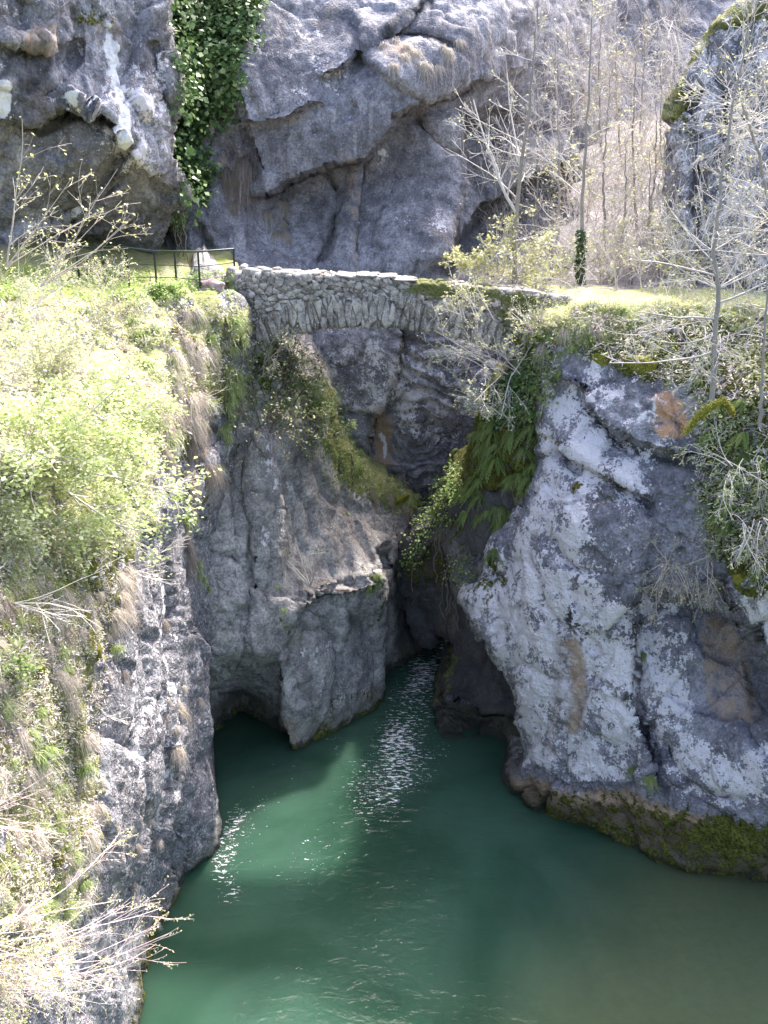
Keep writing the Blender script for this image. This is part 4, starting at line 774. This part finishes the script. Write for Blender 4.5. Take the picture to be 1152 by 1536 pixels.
# ferns and greenery on the shaded shoulder
shoulder = [(690, 660), (760, 590), (815, 560), (815, 660), (800, 720), (765, 775), (735, 800), (690, 790), (650, 800), (650, 750)]
scatter('fern', shoulder, 50, (0.5, 0.95)); scatter('fern', [(700, 640), (810, 620), (800, 720), (740, 760), (690, 730)], 12, (0.9, 1.2))
FR = ('green fern clump on the mossy band below the right-hand turf edge', 'fern', 'ferns below the right-hand turf edge')
scatter('fern', [(800, 490), (860, 500), (1000, 480), (1152, 520), (1152, 860), (1060, 830), (1045, 640), (1040, 580), (960, 540), (860, 530), (815, 620)], 34, (0.4, 0.85), FR)
put('fern', 970, 1165, 0.8, ('lone fern growing in a crack low on the white lichened rock', 'fern', None)); put('fern', 745, 825, 1.1, ('dark fern tuft in the groove of the pale rock left of centre', 'fern', None))
put('fern', 950, 1150, .4, ('tiny fern beside the lone fern low on the right rock', 'fern', None)); put('fern', 968, 980, .5, ('small fern in the dark crack between the white rock lobes', 'fern', None))
GE = ('tuft of green grass on the mossy ledge of the middle buttress', 'grass tuft', 'grass tufts on the middle buttress')
scatter('green', [(480, 600), (520, 650), (560, 700), (640, 750), (640, 780), (570, 750), (510, 700), (480, 640)], 26, (0.5, 0.9), GE); scatter('green', [(545, 850), (580, 870), (575, 920), (560, 900)], 5, (0.4, .7), GE)
scatter('brown', [(530, 690), (600, 690), (650, 770), (560, 760)], 6, (.5, .8), ('tuft of brown grass on the ledge of the middle buttress', 'grass tuft', 'brown tufts on the middle buttress')); 
for (x, y) in [(425, 915), (430, 940), (520, 770), (600, 860), (415, 880)]: put('green', x, y, .45, GE)
TA = ('patch of dead brown grass hanging on the back cliff', 'grass tuft', 'dead grass on the back cliff')
scatter('brown', [(325, 220), (370, 240), (380, 300), (345, 310)], 9, (0.6, 1.1), TA); scatter('straw', [(380, 300), (425, 300), (430, 350), (400, 370)], 8, (0.6, 1.0), TA); scatter('straw', [(565, 60), (690, 60), (690, 100), (570, 100)], 14, (.5, .9), TA)
TR = ('tuft of grass on the bright turf edge of the right rock', 'grass tuft', 'grass tufts on the right turf edge')
scatter('green', [(790, 455), (1152, 455), (1152, 490), (940, 500), (800, 510)], 46, (0.4, 0.8), TR); scatter('straw', [(790, 460), (1152, 460), (1152, 500), (800, 520)], 30, (0.4, 0.7), TR)
GP = ('low grass tuft on the lawn by the railing', 'grass tuft', 'grass tufts on the path lawn')
scatter('green', [(60, 425), (350, 425), (350, 446), (60, 448)], 34, (0.35, 0.6), GP)

# ================= ground cover nobody could count =================
def cover(name, label, poly, n, size, mat, seed, depth=0.15, clump=1.0, blade=0.0, per=3, up=0.6):
    L = np.array(poly, float); lo, hi = L.min(0), L.max(0); lv = Leaves(); r = random.Random(seed)
    while len(lv.p) < n:
        x, y = r.uniform(lo[0], hi[0]), r.uniform(lo[1], hi[1])
        if not inside(np.array([[x + r.gauss(0, 6), y + r.gauss(0, 6)]]), L)[0]: continue
        h = hit(x, y)
        if h is None: continue
        c = h[0]
        if math.sin(c.x * 3.1 + c.z * 2.3 + seed) + math.sin(c.z * 3.7 - c.x * 1.9 + c.y) < -0.5 * clump and r.random() < .85: continue
        c = c + h[1] * (r.random() ** 2 * depth + 0.01)
        for _ in range(per): lv.add(np.array(c) + np.array([r.gauss(0, size * .9) for _ in range(3)]), size * r.uniform(.5, 1.3), tuple(np.array(h[1]) * 0.6))
    o = lv.build(name, mat, None, seed, up, elong=1.6 + blade); o['kind'] = 'stuff'; o['label'] = label; return o
L_pale = leaf_mat('pale_spring_growth', (0.38, 0.42, 0.18), (0.72, 0.74, 0.44), (0.84, 0.78, 0.72), .4)
L_dry = leaf_mat('dry_leaf_debris', (0.42, 0.34, 0.30), (0.78, 0.71, 0.68), (0.90, 0.86, 0.85), .25)
LT = [(-130, 455), (200, 448), (350, 450), (352, 540), (325, 600), (290, 640), (240, 700), (200, 800), (180, 860), (-130, 880)]
cover('ground_cover', 'pale green spring growth over the upper left slope', LT, 24000, 0.040, L_pale, 1, 0.25)
cover('ground_cover', 'dry stalks and leaf debris over the upper left slope', LT, 10000, 0.036, L_dry, 2, 0.18, blade=2.5)
LL = [(-130, 860), (175, 860), (160, 1000), (140, 1150), (140, 1300), (110, 1400), (60, 1560), (-130, 1560)]
cover('ground_cover', 'small green growth on the lower left slope', LL, 17000, 0.022, L_pale, 3, 0.10)
cover('ground_cover', 'dry debris and moss shreds on the lower left slope', LL, 19000, 0.020, L_dry, 4, 0.08, blade=2.5)
cover('ground_cover', 'olive moss shreds on the lower left slope', LL, 4000, 0.018, leaf_mat('olive_moss_shreds', (0.20, 0.18, 0.03), (0.46, 0.42, 0.10), None, .2), 5, 0.06)
RT = [(780, 478), (860, 466), (1180, 460), (1180, 860), (1060, 830), (1045, 700), (1030, 590), (950, 560), (850, 525), (815, 600), (780, 560)]
cover('ground_cover', 'mixed green growth on the mossy band of the right rock', RT, 3200, 0.045, L_mid, 6, 0.2)
cover('ground_cover', 'dry stalks and dead leaves on the mossy band of the right rock', RT, 5000, 0.04, L_dry, 16, 0.2, blade=2.5)
cover('ground_cover', 'pale growth and debris on the mossy band of the right rock', RT, 6500, 0.042, L_pale, 7, 0.2, blade=1.5)
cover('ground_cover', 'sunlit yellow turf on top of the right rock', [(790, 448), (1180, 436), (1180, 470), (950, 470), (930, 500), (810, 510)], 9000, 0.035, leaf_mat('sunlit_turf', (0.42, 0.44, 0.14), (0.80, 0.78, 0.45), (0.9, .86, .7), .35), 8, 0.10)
cover('ground_cover', 'short green lawn beside the railing', [(0, 400), (350, 415), (350, 448), (0, 450)], 9000, 0.04, leaf_mat('lawn_blades', (0.22, 0.36, 0.07), (0.48, 0.60, 0.20), (0.65, .66, .35), .35), 9, 0.08, blade=1.5)
cover('ground_cover', 'small green growth under the stone bridge', [(360, 500), (440, 520), (500, 600), (530, 670), (640, 740), (650, 790), (560, 760), (480, 720), (430, 640), (360, 640)], 5000, 0.05, L_mid, 10, 0.2)
tb = Tubes(); r = random.Random(8); n_ = 0; BW = np.array([(700, 330), (760, 200), (850, 60), (1030, 20), (1010, 120), (1000, 440), (860, 440), (720, 420)], float)
while n_ < 330:
    x, y = r.uniform(700, 1030), r.uniform(20, 440)
    if not inside(np.array([[x, y]]), BW)[0]: continue
    h = hit(x, y)
    if h is None: continue
    n_ += 1
    for _ in range(3):
        d = np.array([r.gauss(0, .5), r.gauss(-.2, .3), 0.9]); grow(tb, [], h[0], d, r.uniform(.8, 2.2), .014, 1, r, kids=(3, 5), ang=(.3, .9), curve=.7, lenf=.55, minr=.0075)
o = tb.build('brushwood', B_pale); o['kind'] = 'stuff'; o['label'] = 'tangled leafless brushwood on the slope behind the bridge'

# ================= ivy =================
def ivy(name, label, poly, n, size, mat, jit=0.12, seed=1, parent_name='leaves', depth=0.35):
    L = np.array(poly, float); lo, hi = L.min(0), L.max(0); lv = Leaves(); r = random.Random(seed); pts = []
    while len(lv.p) < n:
        x, y = r.uniform(lo[0], hi[0]), r.uniform(lo[1], hi[1])
        if not inside(np.array([[x + r.gauss(0, 7), y + r.gauss(0, 9)]]), L)[0]: continue
        h = hit(x, y)
        if h is None: continue
        c = h[0] + h[1] * (r.random() ** 1.5 * depth + 0.03)
        if math.sin(c.x * 5 + c.z * 3) + math.sin(c.z * 4.1 - c.x * 2.3) < -1.3 and r.random() < .8: continue
        pts.append(c); 
        for _ in range(3): lv.add(np.array(c) + np.array([r.gauss(0, jit) for _ in range(3)]) * np.array([1, .5, 1]), size * r.choice([.5, .8, 1, 1.2, 1.5]) * r.uniform(.8, 1.2), tuple(np.array(h[1]) * 0.9))
    root = tag(empty(name, (0, 0, 0)), label, 'ivy'); lv.build('foliage', mat, root, seed, 0.2, elong=1.1)
    tb = Tubes()
    for k in range(10):
        a = r.choice(pts); h0 = np.array(a); tb.add([h0 + np.array([r.gauss(0, .05), 0.15, -j * 0.25]) for j in range(8)], 0.02, 4)
    tb.build('stem', B_brown, root); return root
ivy('ivy_curtain', 'dense green ivy curtain filling the gully between the two upper cliffs', [(250, -30), (395, -30), (386, 30), (360, 90), (352, 150), (340, 178), (300, 180), (305, 215), (318, 260), (310, 290), (285, 308), (270, 300), (274, 250), (262, 205), (268, 150), (262, 60)], 9000, 0.15, L_ivy, 0.14, 3, depth=0.9)
ivy('ivy_patch', 'dark ivy patch below the bright turf at the bridge end', [(735, 590), (770, 560), (815, 545), (812, 620), (780, 640), (735, 640)], 1300, 0.09, L_ivy, 0.08, 4)
ivy('trailing_creeper', 'light green creeper trailing over the edge above the dark arch', [(640, 740), (690, 690), (700, 730), (670, 790), (640, 800), (618, 850), (606, 850), (622, 790)], 1300, 0.07, leaf_mat('light_creeper_leaves', (0.20, 0.34, 0.08), (0.44, 0.56, 0.20), (0.6, 0.66, 0.35), .4), 0.09, 5)
ivy('hanging_creeper', 'bright creeper strand hanging beside the pale rock lobe', [(676, 840), (712, 830), (708, 870), (690, 890)], 300, 0.06, L_mid, 0.06, 6)
ivy('ledge_creeper', 'mixed creeper and shrub leaves under the fallen mossy limb on the right', [(1050, 620), (1152, 620), (1152, 800), (1110, 860), (1060, 790), (1040, 700)], 700, 0.07, L_mid, 0.12, 7)
ivy('gully_creeper', 'small creeper at the foot of the gully behind the railing', [(255, 330), (275, 320), (280, 345), (258, 350)], 260, 0.10, L_ivy, 0.08, 8)
ivy('wall_creeper', 'creeper with pale leaves on the slope under the bridge', [(440, 560), (500, 580), (520, 660), (560, 700), (520, 710), (500, 680), (460, 620)], 1100, 0.065, L_mid, 0.12, 9)
ivy('turf_edge_creeper', 'leafy creeper draped over the left corner of the right rock', [(790, 480), (830, 500), (830, 600), (815, 640), (795, 600), (770, 560)], 1000, 0.075, L_fern, 0.10, 10)

# ================= left foreground bushes =================
def P3(px, py, Y): return np.array(at_v(px, py, Y))
def dirs(n, base, spread, r): 
    o = []
    for _ in range(n):
        d = np.array(base, float) + np.array([r.gauss(0, spread), r.gauss(0, spread), r.gauss(0, spread)]); o.append(d / np.linalg.norm(d))
    return o
r = random.Random(4)
h = hit(70, 700); c0 = np.array(h[0])
stems = [((r.gauss(0, .2), r.gauss(0, .2), r.gauss(0, .15)), d, r.uniform(1.6, 2.6), 0.03, 2) for d in dirs(15, (0.45, -0.5, 0.35), 0.5, r)]
plant('leafy_bush', 'large pale lime green leafy bush bulging from the left cliff', 'bush', None, c0, stems, B_pale, L_lime, 0.062, 11, per=3.0, jitter=0.11, kids=(5, 7), ang=(0.4, 1.0), grav=0.15, lenf=0.52, up=0.9)
h = hit(150, 640); stems = [((0, 0, 0), d, r.uniform(1.0, 1.9), 0.022, 2) for d in dirs(10, (0.55, -0.45, 0.3), 0.45, r)]
plant('leafy_bush', 'lime green bush spreading right of the largest bush on the left cliff', 'bush', None, h[0], stems, B_pale, L_lime, 0.060, 12, per=2.6, jitter=0.10, kids=(5, 6), ang=(0.4, 1.0), grav=0.1, lenf=0.52, up=0.9)
h = hit(60, 590); stems = [((r.gauss(0, .2), 0, 0), d, r.uniform(1.0, 1.8), 0.022, 2) for d in dirs(10, (0.5, -0.45, 0.45), 0.45, r)]
plant('leafy_bush', 'yellowish pale bush directly above the largest lime bush', 'bush', None, h[0], stems, B_pale, L_pale, 0.052, 15, per=2.2, jitter=0.10, kids=(5, 6), ang=(0.4, 1.0), grav=0.1, lenf=0.52, up=0.9)
h = hit(120, 760); stems = [((r.gauss(0, .2), 0, 0), d, r.uniform(.8, 1.4), 0.02, 2) for d in dirs(9, (0.5, -0.45, 0.25), 0.45, r)]
plant('leafy_bush', 'lime green bush hanging lowest, beneath the largest lime bush', 'bush', None, h[0], stems, B_pale, L_lime, 0.050, 16, per=2.4, jitter=0.09, kids=(5, 6), ang=(0.4, 1.0), grav=0.05, lenf=0.52, up=0.9)
h = hit(20, 790); stems = [((0, 0, 0), d, r.uniform(0.6, 1.2), 0.016, 2) for d in dirs(9, (0.4, -0.4, 0.3), 0.5, r)]
plant('leafy_bush', 'grey green small leaved bush under the lime bush at the left edge', 'bush', None, h[0], stems, B_pale, leaf_mat('sage_leaves', (0.30, 0.38, 0.16), (0.60, 0.66, 0.40), (0.8, .8, .6), .4), 0.045, 13, per=2.4, jitter=0.09, kids=(5, 6), ang=(0.4, 1.0), lenf=0.52, up=0.9)
h = hit(5, 1000); stems = [((0, 0, 0), d, r.uniform(0.3, 0.6), 0.008, 1) for d in dirs(8, (0.5, -0.4, 0.2), 0.5, r)]
plant('small_bush', 'fresh green sprig halfway down the left edge', 'bush', None, h[0], stems, B_pale, L_mid, 0.045, 14, per=2.0, jitter=0.04, kids=(4, 6), up=0.8)
for j, (px, py, la, n_, L_) in enumerate([(30, 560, 'twiggy budding shrub on the upper left slope near the photo edge', 9, 1.8), (110, 540, 'twiggy budding shrub above the lime bush', 9, 1.6), (190, 500, 'twiggy shrub with yellow buds just below the railing', 8, 1.2), (20, 470, 'tall budding shrub in front of the upper left cliff', 10, 2.0), (90, 455, 'pale budding shrub hiding the far end of the railing', 9, 1.7), (160, 455, 'thin budding shrub in front of the middle railing posts', 7, 1.3)]):
    h = hit(px, py); stems = [((r.gauss(0, .25), r.gauss(0, .2), 0), d, r.uniform(.6, 1.1) * L_, 0.014, 2) for d in dirs(n_, (0.25, -0.25, 0.8), 0.45, r)]
    plant('budding_shrub', la, 'shrub', 'budding shrubs on the upper left slope', h[0], stems, B_pale, L_bud, 0.042, 30 + j, per=0.65, jitter=0.03, bname='twigs', lname='buds', kids=(4, 5), ang=(0.3, 0.8), lenf=0.55, minr=0.0035)
# two long stems that rise across the upper left cliff
for j, (px, py, qx, qy, Y, la) in enumerate([(10, 400, 60, 190, 22, 'leggy budding sapling rising highest across the upper left cliff'), (60, 430, 190, 260, 23, 'slanting budding sapling reaching over the railing')]):
    a = P3(px, py, Y); b = P3(qx, qy, Y + 1); d = b - a
    plant('budding_sapling', la, 'sapling', None, a, [((0, 0, 0), d, np.linalg.norm(d), 0.02, 2), ((0, 0, 0), d + np.array([.6, 0, -.5]), np.linalg.norm(d) * .8, 0.015, 2), ((0, 0, 0), d + np.array([-.6, 0, -.2]), np.linalg.norm(d) * .7, 0.015, 2), ((0, 0, 0), d + np.array([1.5, 0, -.8]), np.linalg.norm(d) * .8, 0.015, 2)], B_tan, L_bud, 0.055, 50 + j, per=0.5, jitter=0.02, bname='twigs', lname='buds', kids=(3, 4), ang=(0.4, 0.9), lenf=0.45, minr=0.005)
# pinkish twigs in the lower left corner
a = P3(-60, 1440, 9.6); stems = []
for (qx, qy, Y, k) in [(285, 1480, 11.0, 1), (270, 1380, 11.6, 1), (180, 1350, 11.0, 1), (110, 1340, 10.3, 1), (220, 1525, 10.4, 1), (150, 1500, 10.2, 1), (70, 1380, 9.8, 1), (235, 1450, 11.2, 1), (120, 1430, 10, 1), (60, 1500, 9.6, 1), (190, 1410, 10.8, 1), (290, 1500, 11.0, 1), (255, 1360, 11.4, 1), (240, 1400, 11.2, 1), (280, 1440, 11.3, 1), (20, 1350, 9.5, 1), (90, 1540, 9.6, 1)]:
    o = np.array([0, r.uniform(-.2, .2), r.uniform(-.5, .35)]); b = P3(qx, qy, Y); stems.append((o, b - a - o, np.linalg.norm(b - a - o) * 0.86, 0.012, 2))
for d in dirs(16, (0.85, 0.25, 0.0), 0.4, r): stems.append((np.array([0, r.uniform(-.2, .3), r.uniform(-.5, .4)]), d, r.uniform(.7, 1.3), 0.010, 2))
plant('pinkish_shrub', 'spreading shrub of pinkish bare twigs with tiny green buds in the lower left corner', 'shrub', None, a, stems, B_pink, L_bud, 0.022, 60, per=1.1, jitter=0.008, bname='twigs', lname='buds', kids=(4, 6), ang=(0.25, 0.7), curve=0.35, grav=0.16, lenf=0.40, wig=0.10, minr=0.0022)
a = P3(-50, 1250, 10.6)
plant('pinkish_shrub', 'smaller clump of pink twigs above the corner shrub at the left edge', 'shrub', None, a, [((0, 0, r.uniform(-.3, .3)), d, r.uniform(.8, 1.3), 0.007, 1) for d in dirs(9, (0.9, 0.1, -0.1), 0.35, r)], B_pink, L_bud, 0.02, 61, per=.6, jitter=.01, bname='twigs', lname='buds', kids=(4, 6), ang=(.3, .8), lenf=.45, minr=0.0025)
# bare twigs sticking out of the left wall
for j, (px, py, L_, la) in enumerate([(195, 860, 1.1, 'bare pale twigs sticking out of the wall beside the lime bush'), (160, 1075, .55, 'small fan of bare twigs low on the left wall'), (300, 600, 1.0, 'bare twig arching right from the hanging dry grass'), (20, 905, 1.6, 'long bare stem crossing the left edge'), (240, 830, 0.9, 'thin bare twig over the streaked grey wall')]):
    h = hit(px, py); plant('bare_twigs', la, 'twigs', None, h[0], [((0, 0, 0), d, L_ * r.uniform(.6, 1), 0.010, 1) for d in dirs(5, (0.8, -0.25, 0.05), 0.35, r)], B_pale, None, 0, 70 + j, bname='twigs', kids=(3, 4), ang=(.3, .7), lenf=.5, minr=.004)

# ================= shrubs under and around the bridge =================
for j, (px, py, la, n_, L_, lf, br) in enumerate([
  (395, 650, 'dark stemmed leafy shrub rooted at the top of the ribbed rock under the bridge', 9, 3.0, L_bud, B_brown),
  (430, 610, 'shrub with small green leaves filling the left side of the bridge arch', 10, 2.4, L_mid, B_brown),
  (480, 650, 'low green shrub on the slope edge right under the arch', 8, 1.5, L_mid, B_pale),
  (405, 560, 'budding shrub climbing the left bridge abutment', 8, 2.4, L_bud, B_tan),
  (455, 560, 'pale bare twigged shrub in front of the arch opening', 7, 2.0, L_bud, B_pale)]):
    h = hit(px, py); stems = [((r.gauss(0, .25), r.gauss(0, .15), 0), d, r.uniform(.55, 1.1) * L_, 0.026, 2) for d in dirs(n_, (0.15, -0.35, 0.8), 0.42, r)]
    plant('arch_shrub', la, 'shrub', 'shrubs below the stone bridge', h[0], stems, br, lf, 0.062, 90 + j, per=(1.3 if lf is L_mid else .45), jitter=0.06, kids=(4, 6), ang=(0.4, 0.9), grav=-0.25, lenf=0.5, minr=0.005)
h = hit(440, 790); plant('bare_shrub', 'leafless twisted shrub in the dark recess of the middle buttress', 'shrub', None, P3(465, 880, 30.6), [((0, 0, 0), d, r.uniform(1.2, 2.4), 0.03, 2) for d in dirs(5, (-0.15, -0.2, 0.8), 0.3, r)], B_pale, L_mid, 0.05, 97, per=0.15, kids=(3, 4), ang=(.4, 1.0), lenf=.5)
for j, (px, py, Y, la, n_, L_) in enumerate([
  (760, 560, 29.8, 'pale twiggy shrub fanning out in front of the right bridge end', 11, 2.3), (800, 500, 29.6, 'yellowish budding shrub beside the bright turf patch', 9, 1.5), (745, 620, 30.4, 'bare twig shrub leaning over the ferny shoulder', 8, 1.7), (720, 480, 30.0, 'thin budding shrub against the bridge masonry', 7, 1.3)]):
    a = P3(px, py, Y); stems = [((r.gauss(0, .3), r.gauss(0, .15), 0), d, r.uniform(.5, 1.1) * L_, 0.018, 2) for d in dirs(n_, (-0.35, -0.3, 0.55), 0.5, r)]
    plant('budding_shrub', la, 'shrub', 'budding shrubs at the right bridge end', a, stems, B_pale, L_bud, 0.05, 110 + j, per=0.5, jitter=0.03, bname='twigs', lname='buds', kids=(4, 6), ang=(0.4, 0.9), grav=0.1, lenf=0.55, minr=0.0045)
for j, (px, py, la, n_, L_) in enumerate([(740, 428, 'yellow green budding shrub behind the bridge parapet under the forked tree', 11, 2.0), (810, 425, 'yellow green budding shrub behind the bridge parapet, next to the ivy clad trunk', 11, 2.2), (690, 415, 'low sprig of yellow leaves peeping over the parapet', 6, 0.9), (930, 440, 'dense thicket shrub right of the ivy clad trunk', 13, 3.0), (1000, 445, 'tawny thicket shrub at the foot of the rock pillar', 11, 2.4), (880, 380, 'pale thicket shrub on the slope behind the ivy clad trunk', 10, 3.0), (960, 330, 'high thicket shrub left of the rock pillar', 10, 3.2)]):
    Yb = [33.5, 33.5, 33, 33.5, 32.2, 40, 44][j]; x = float(at(px, py, Yb)[0]); z = ground_z(x, Yb, 30) or float(at(px, py, Yb)[2])
    if j in (0, 2): z = float(at(px, py, Yb)[2])
    stems = [((r.gauss(0, .4), r.gauss(0, .3), 0), d, r.uniform(.5, 1.1) * L_, 0.02, 2) for d in dirs(n_, (0, -0.1, 0.8), 0.4, r)]
    plant('budding_shrub', la, 'shrub', 'shrubs behind the bridge', (x, Yb, z), stems, B_tan if j > 2 else B_pale, L_bud, 0.075, 120 + j, per=(0.9 if j < 3 else .35), jitter=0.05, bname='twigs', lname='buds', kids=(4, 6), ang=(0.3, 0.8), lenf=0.55, minr=0.006)

# ================= bare trees =================
B_trunk = bark_mat('mottled_trunk_bark', (0.16, 0.135, 0.115), (0.50, 0.45, 0.40))
def tree(label, base, pts, r0, seed, branches, bark, leaf=None, per=.2, group=None, extra=None, lsize=.06, lev=2, lenf=.5, minr=.007):
    root = tag(empty('bare_tree', base), label, 'tree', group); b = np.array(base); rng = random.Random(seed)
    Pt = np.array([np.array(p) for p in pts]) - b; n = len(Pt)
    # dense smooth trunk
    tt = np.linspace(0, 1, 24); k = np.linspace(0, 1, n); Q = np.stack([np.interp(tt, k, Pt[:, c]) for c in range(3)], -1)
    Q[1:-1] += np.array([[rng.gauss(0, .02), rng.gauss(0, .02), 0] for _ in range(22)])
    tb = Tubes(); tb.add(Q, [max(.012, r0 * (1 - .85 * t)) for t in tt], 8); tb.build('trunk', B_trunk, root)
    cr = Tubes(); tips = []
    H = np.linalg.norm(Q[-1] - Q[0])
    for _ in range(branches[0]):
        t = rng.uniform(branches[1], 1); i = min(22, int(t * 23)); th = rng.uniform(0, 2 * math.pi); e = rng.uniform(.1, .9)
        d = np.array([math.cos(th) * math.cos(e), math.sin(th) * math.cos(e) * .7, math.sin(e)])
        grow(cr, tips, Q[i], d, H * branches[2] * (1.25 - t * .6) * rng.uniform(.6, 1.2), max(minr, r0 * .33 * (1.15 - t)), lev, rng, kids=(3, 5), ang=(.4, .9), curve=.5, grav=.35, lenf=lenf, minr=minr)
    for (i, d, L, r_) in (extra or []): grow(cr, tips, Q[i], d, L, r_, lev, rng, kids=(4, 5), ang=(.4, .9), curve=.4, grav=.3, lenf=.42, minr=minr)
    cr.build('crown', bark, root)
    if leaf is not None:
        lv = Leaves()
        for (p, d) in tips:
            if rng.random() < per: lv.add(p, lsize)
        lv.build('buds', leaf, root, seed)
    return root
def pline(L, Y): return [P3(x, y, Y) for (x, y) in L]
tree('pale forked bare tree rising behind the bridge parapet', P3(771, 432, 33.5), pline([(771, 432), (773, 350), (782, 250), (794, 160), (803, 60), (812, -20)], 33.5), .09, 201, (13, .3, .26), B_pale, L_bud, .1,
     extra=[(6, P3(660, 165, 33.5) - P3(776, 310, 33.5), 3.9, .055), (9, P3(720, 60, 33.5) - P3(780, 260, 33.5), 3.2, .035), (4, (1, 0, .2), 1.8, .02)])
t2 = tree('slender straight bare tree with ivy around its foot', P3(870, 442, 33.0), pline([(870, 442), (873, 340), (879, 220), (885, 100), (889, -30)], 33.0), .075, 202, (15, .35, .2), B_pale, L_bud, .15)
lv = Leaves(); rr_ = random.Random(3)
for _ in range(900):
    t = rr_.random(); p = (P3(870, 442, 33) * (1 - t) + P3(872, 345, 33) * t) - np.array(t2.location); a_ = rr_.uniform(0, 6.28); lv.add(p + np.array([math.cos(a_), math.sin(a_), 0]) * (.09 + .05 * rr_.random()), .07)
lv.build('ivy_sleeve', leaf_mat('dark_ivy_leaves', (0.03, 0.08, 0.035), (0.10, 0.19, 0.08), None, .2, .4), t2, 5)
WG = 'slender bare trees on the slope behind'
for j, (px, py, qx, qy, Y) in enumerate([(835, 420, 832, 60, 37), (905, 430, 915, 120, 36), (925, 425, 938, 210, 35), (948, 430, 955, 60, 39), (965, 420, 985, 150, 38), (985, 440, 975, 230, 34), (855, 300, 850, 40, 44), (930, 300, 925, 20, 47), (990, 250, 985, 10, 48), (900, 250, 905, -20, 50), (960, 200, 965, -30, 54), (1015, 200, 1020, -20, 52), (800, 330, 806, 120, 44)]):
    x = float(at(px, py, Y)[0]); z = ground_z(x, Y, 34); b = P3(px, py, Y)
    if z is not None and abs(z - b[2]) < 3: b[2] = z
    top = P3(qx, qy, Y); tree('slender bare tree on the brushy slope between back cliff and pillar', b, [b, b * .5 + top * .5 + np.array([.15 * (-1) ** j, 0, 0]), top], .06, 210 + j, (15, .2, .24), [B_pale, B_tan][j % 2], L_bud, .05, WG, lsize=.07, lev=2, lenf=.5, minr=.008)
# right foreground tree in front of the pillar
tree('bare tree with curving pale limbs in front of the rock pillar', P3(1068, 600, 24.6), pline([(1068, 600), (1072, 520), (1078, 440), (1072, 380), (1080, 300), (1095, 180), (1120, 60), (1140, -30)], 24.8), .075, 240, (34, .3, .25), B_pale, L_bud, .12,
     extra=[(3, (-1, -.2, -.45), 2.6, .03), (5, (-1, -.1, .1), 2.4, .03), (6, (1, 0, .3), 2.4, .03), (8, (-1, 0, .5), 2.2, .03), (4, (-.8, -.4, -.2), 2.0, .02)])
tree('second bare tree leaning in from the right edge', P3(1180, 470, 26), pline([(1180, 470), (1165, 350), (1140, 240), (1110, 140), (1070, 60)], 26), .07, 241, (30, .2, .3), B_pale, L_bud, .08)
# mossy limb
tb = Tubes(); q = [P3(1028, 650, 24.0), P3(1045, 628, 23.9), P3(1062, 612, 23.8), P3(1085, 600, 23.8), P3(1100, 620, 23.9)]
b = q[1]; tb.add([p - b for p in q], [.05, .08, .09, .10, .07], 8); root = tag(empty('mossy_limb', b), 'crooked limb wrapped in bright yellow moss at the foot of the right tree', 'branch'); lm = tb.build('limb', M_moss, root)
lv = Leaves()
for _ in range(1500):
    k = rr_.randint(0, 3); t = rr_.random(); p = q[k] * (1 - t) + q[k + 1] * t - b + np.array([rr_.gauss(0, .05) for _ in range(3)]); lv.add(p, .03)
lv.build('moss', leaf_mat('yellow_moss_tips', (0.30, 0.28, 0.03), (0.55, 0.50, 0.10), None, .3), root, 4)
tree('thin straight bare sapling at the right edge beside the moss', P3(1140, 640, 24), pline([(1140, 640), (1144, 560), (1150, 440), (1158, 300)], 24), .05, 242, (5, .5, .2), B_tan, None)
# overhanging twig tangles on the right
for j, (px, py, Y, n_, L_, d_, la, gv) in enumerate([
  (1000, 500, 27, 12, 1.7, (-.4, -.5, .2), 'tangle of curved bare twigs on the turf edge left of the right tree', -.3), (1080, 500, 25.5, 12, 1.9, (0, -.5, .2), 'tangle of curved bare twigs around the right tree trunk', -.4), (1110, 700, 23.4, 12, 1.7, (-.3, -.6, .1), 'leafy trailing bush hanging at the right edge above the white block', -.9),
  (1130, 780, 22.4, 10, 1.5, (-.2, -.4, -.2), 'bare twigs hanging in front of the right edge', -1.2), (1000, 845, 25.0, 12, 1.5, (-.3, -.6, -.2), 'dry tangled twigs hanging over the brown overhang of the right rock', -1.4), (1040, 850, 24.6, 10, 1.4, (.1, -.6, -.3), 'second dry twig tangle, nearer the right edge of the overhang', -1.4),
  (890, 480, 29, 9, 1.0, (-.1, -.5, .3), 'fine twigs drooping over the bright turf patch', -.6), (1130, 460, 26, 10, 1.8, (-.5, -.3, .5), 'pale twigs arching in from the right edge above the turf', -.4),
  (1160, 330, 27, 12, 2.6, (-.8, -.2, .35), 'long pale twigs arching in from the right edge across the middle of the pillar', -.3), (1165, 180, 28, 12, 2.8, (-.9, -.2, .25), 'pale twigs arching in from the right edge near the pillar top', -.3), (1010, 430, 31, 10, 2.6, (.1, -.2, .9), 'upright twiggy shrub at the left foot of the rock pillar', -.2), (1110, 440, 28, 12, 2.6, (-.1, -.2, .9), 'upright twiggy shrub in front of the pillar foot', -.3), (1000, 30, 44, 10, 4.0, (.3, -.3, -.5), 'pale twigs drooping left of the mossy pillar top', -.3)]):
    a = P3(px, py, Y); plant('twig_tangle', la, 'shrub', 'twig tangles on the right rock', a, [((r.gauss(0, .25), r.gauss(0, .1), r.gauss(0, .15)), d, r.uniform(.5, 1.1) * L_, 0.014, 2) for d in dirs(n_, d_, 0.5, r)], B_pale if j not in (4, 5) else B_tan, L_mid if j == 2 else L_bud, 0.045, 150 + j, per=(.9 if j == 2 else .22), jitter=.03, bname='twigs', lname='leaves', kids=(3, 5), ang=(.4, 1.0), curve=.8, grav=gv, lenf=.55, minr=.0045)
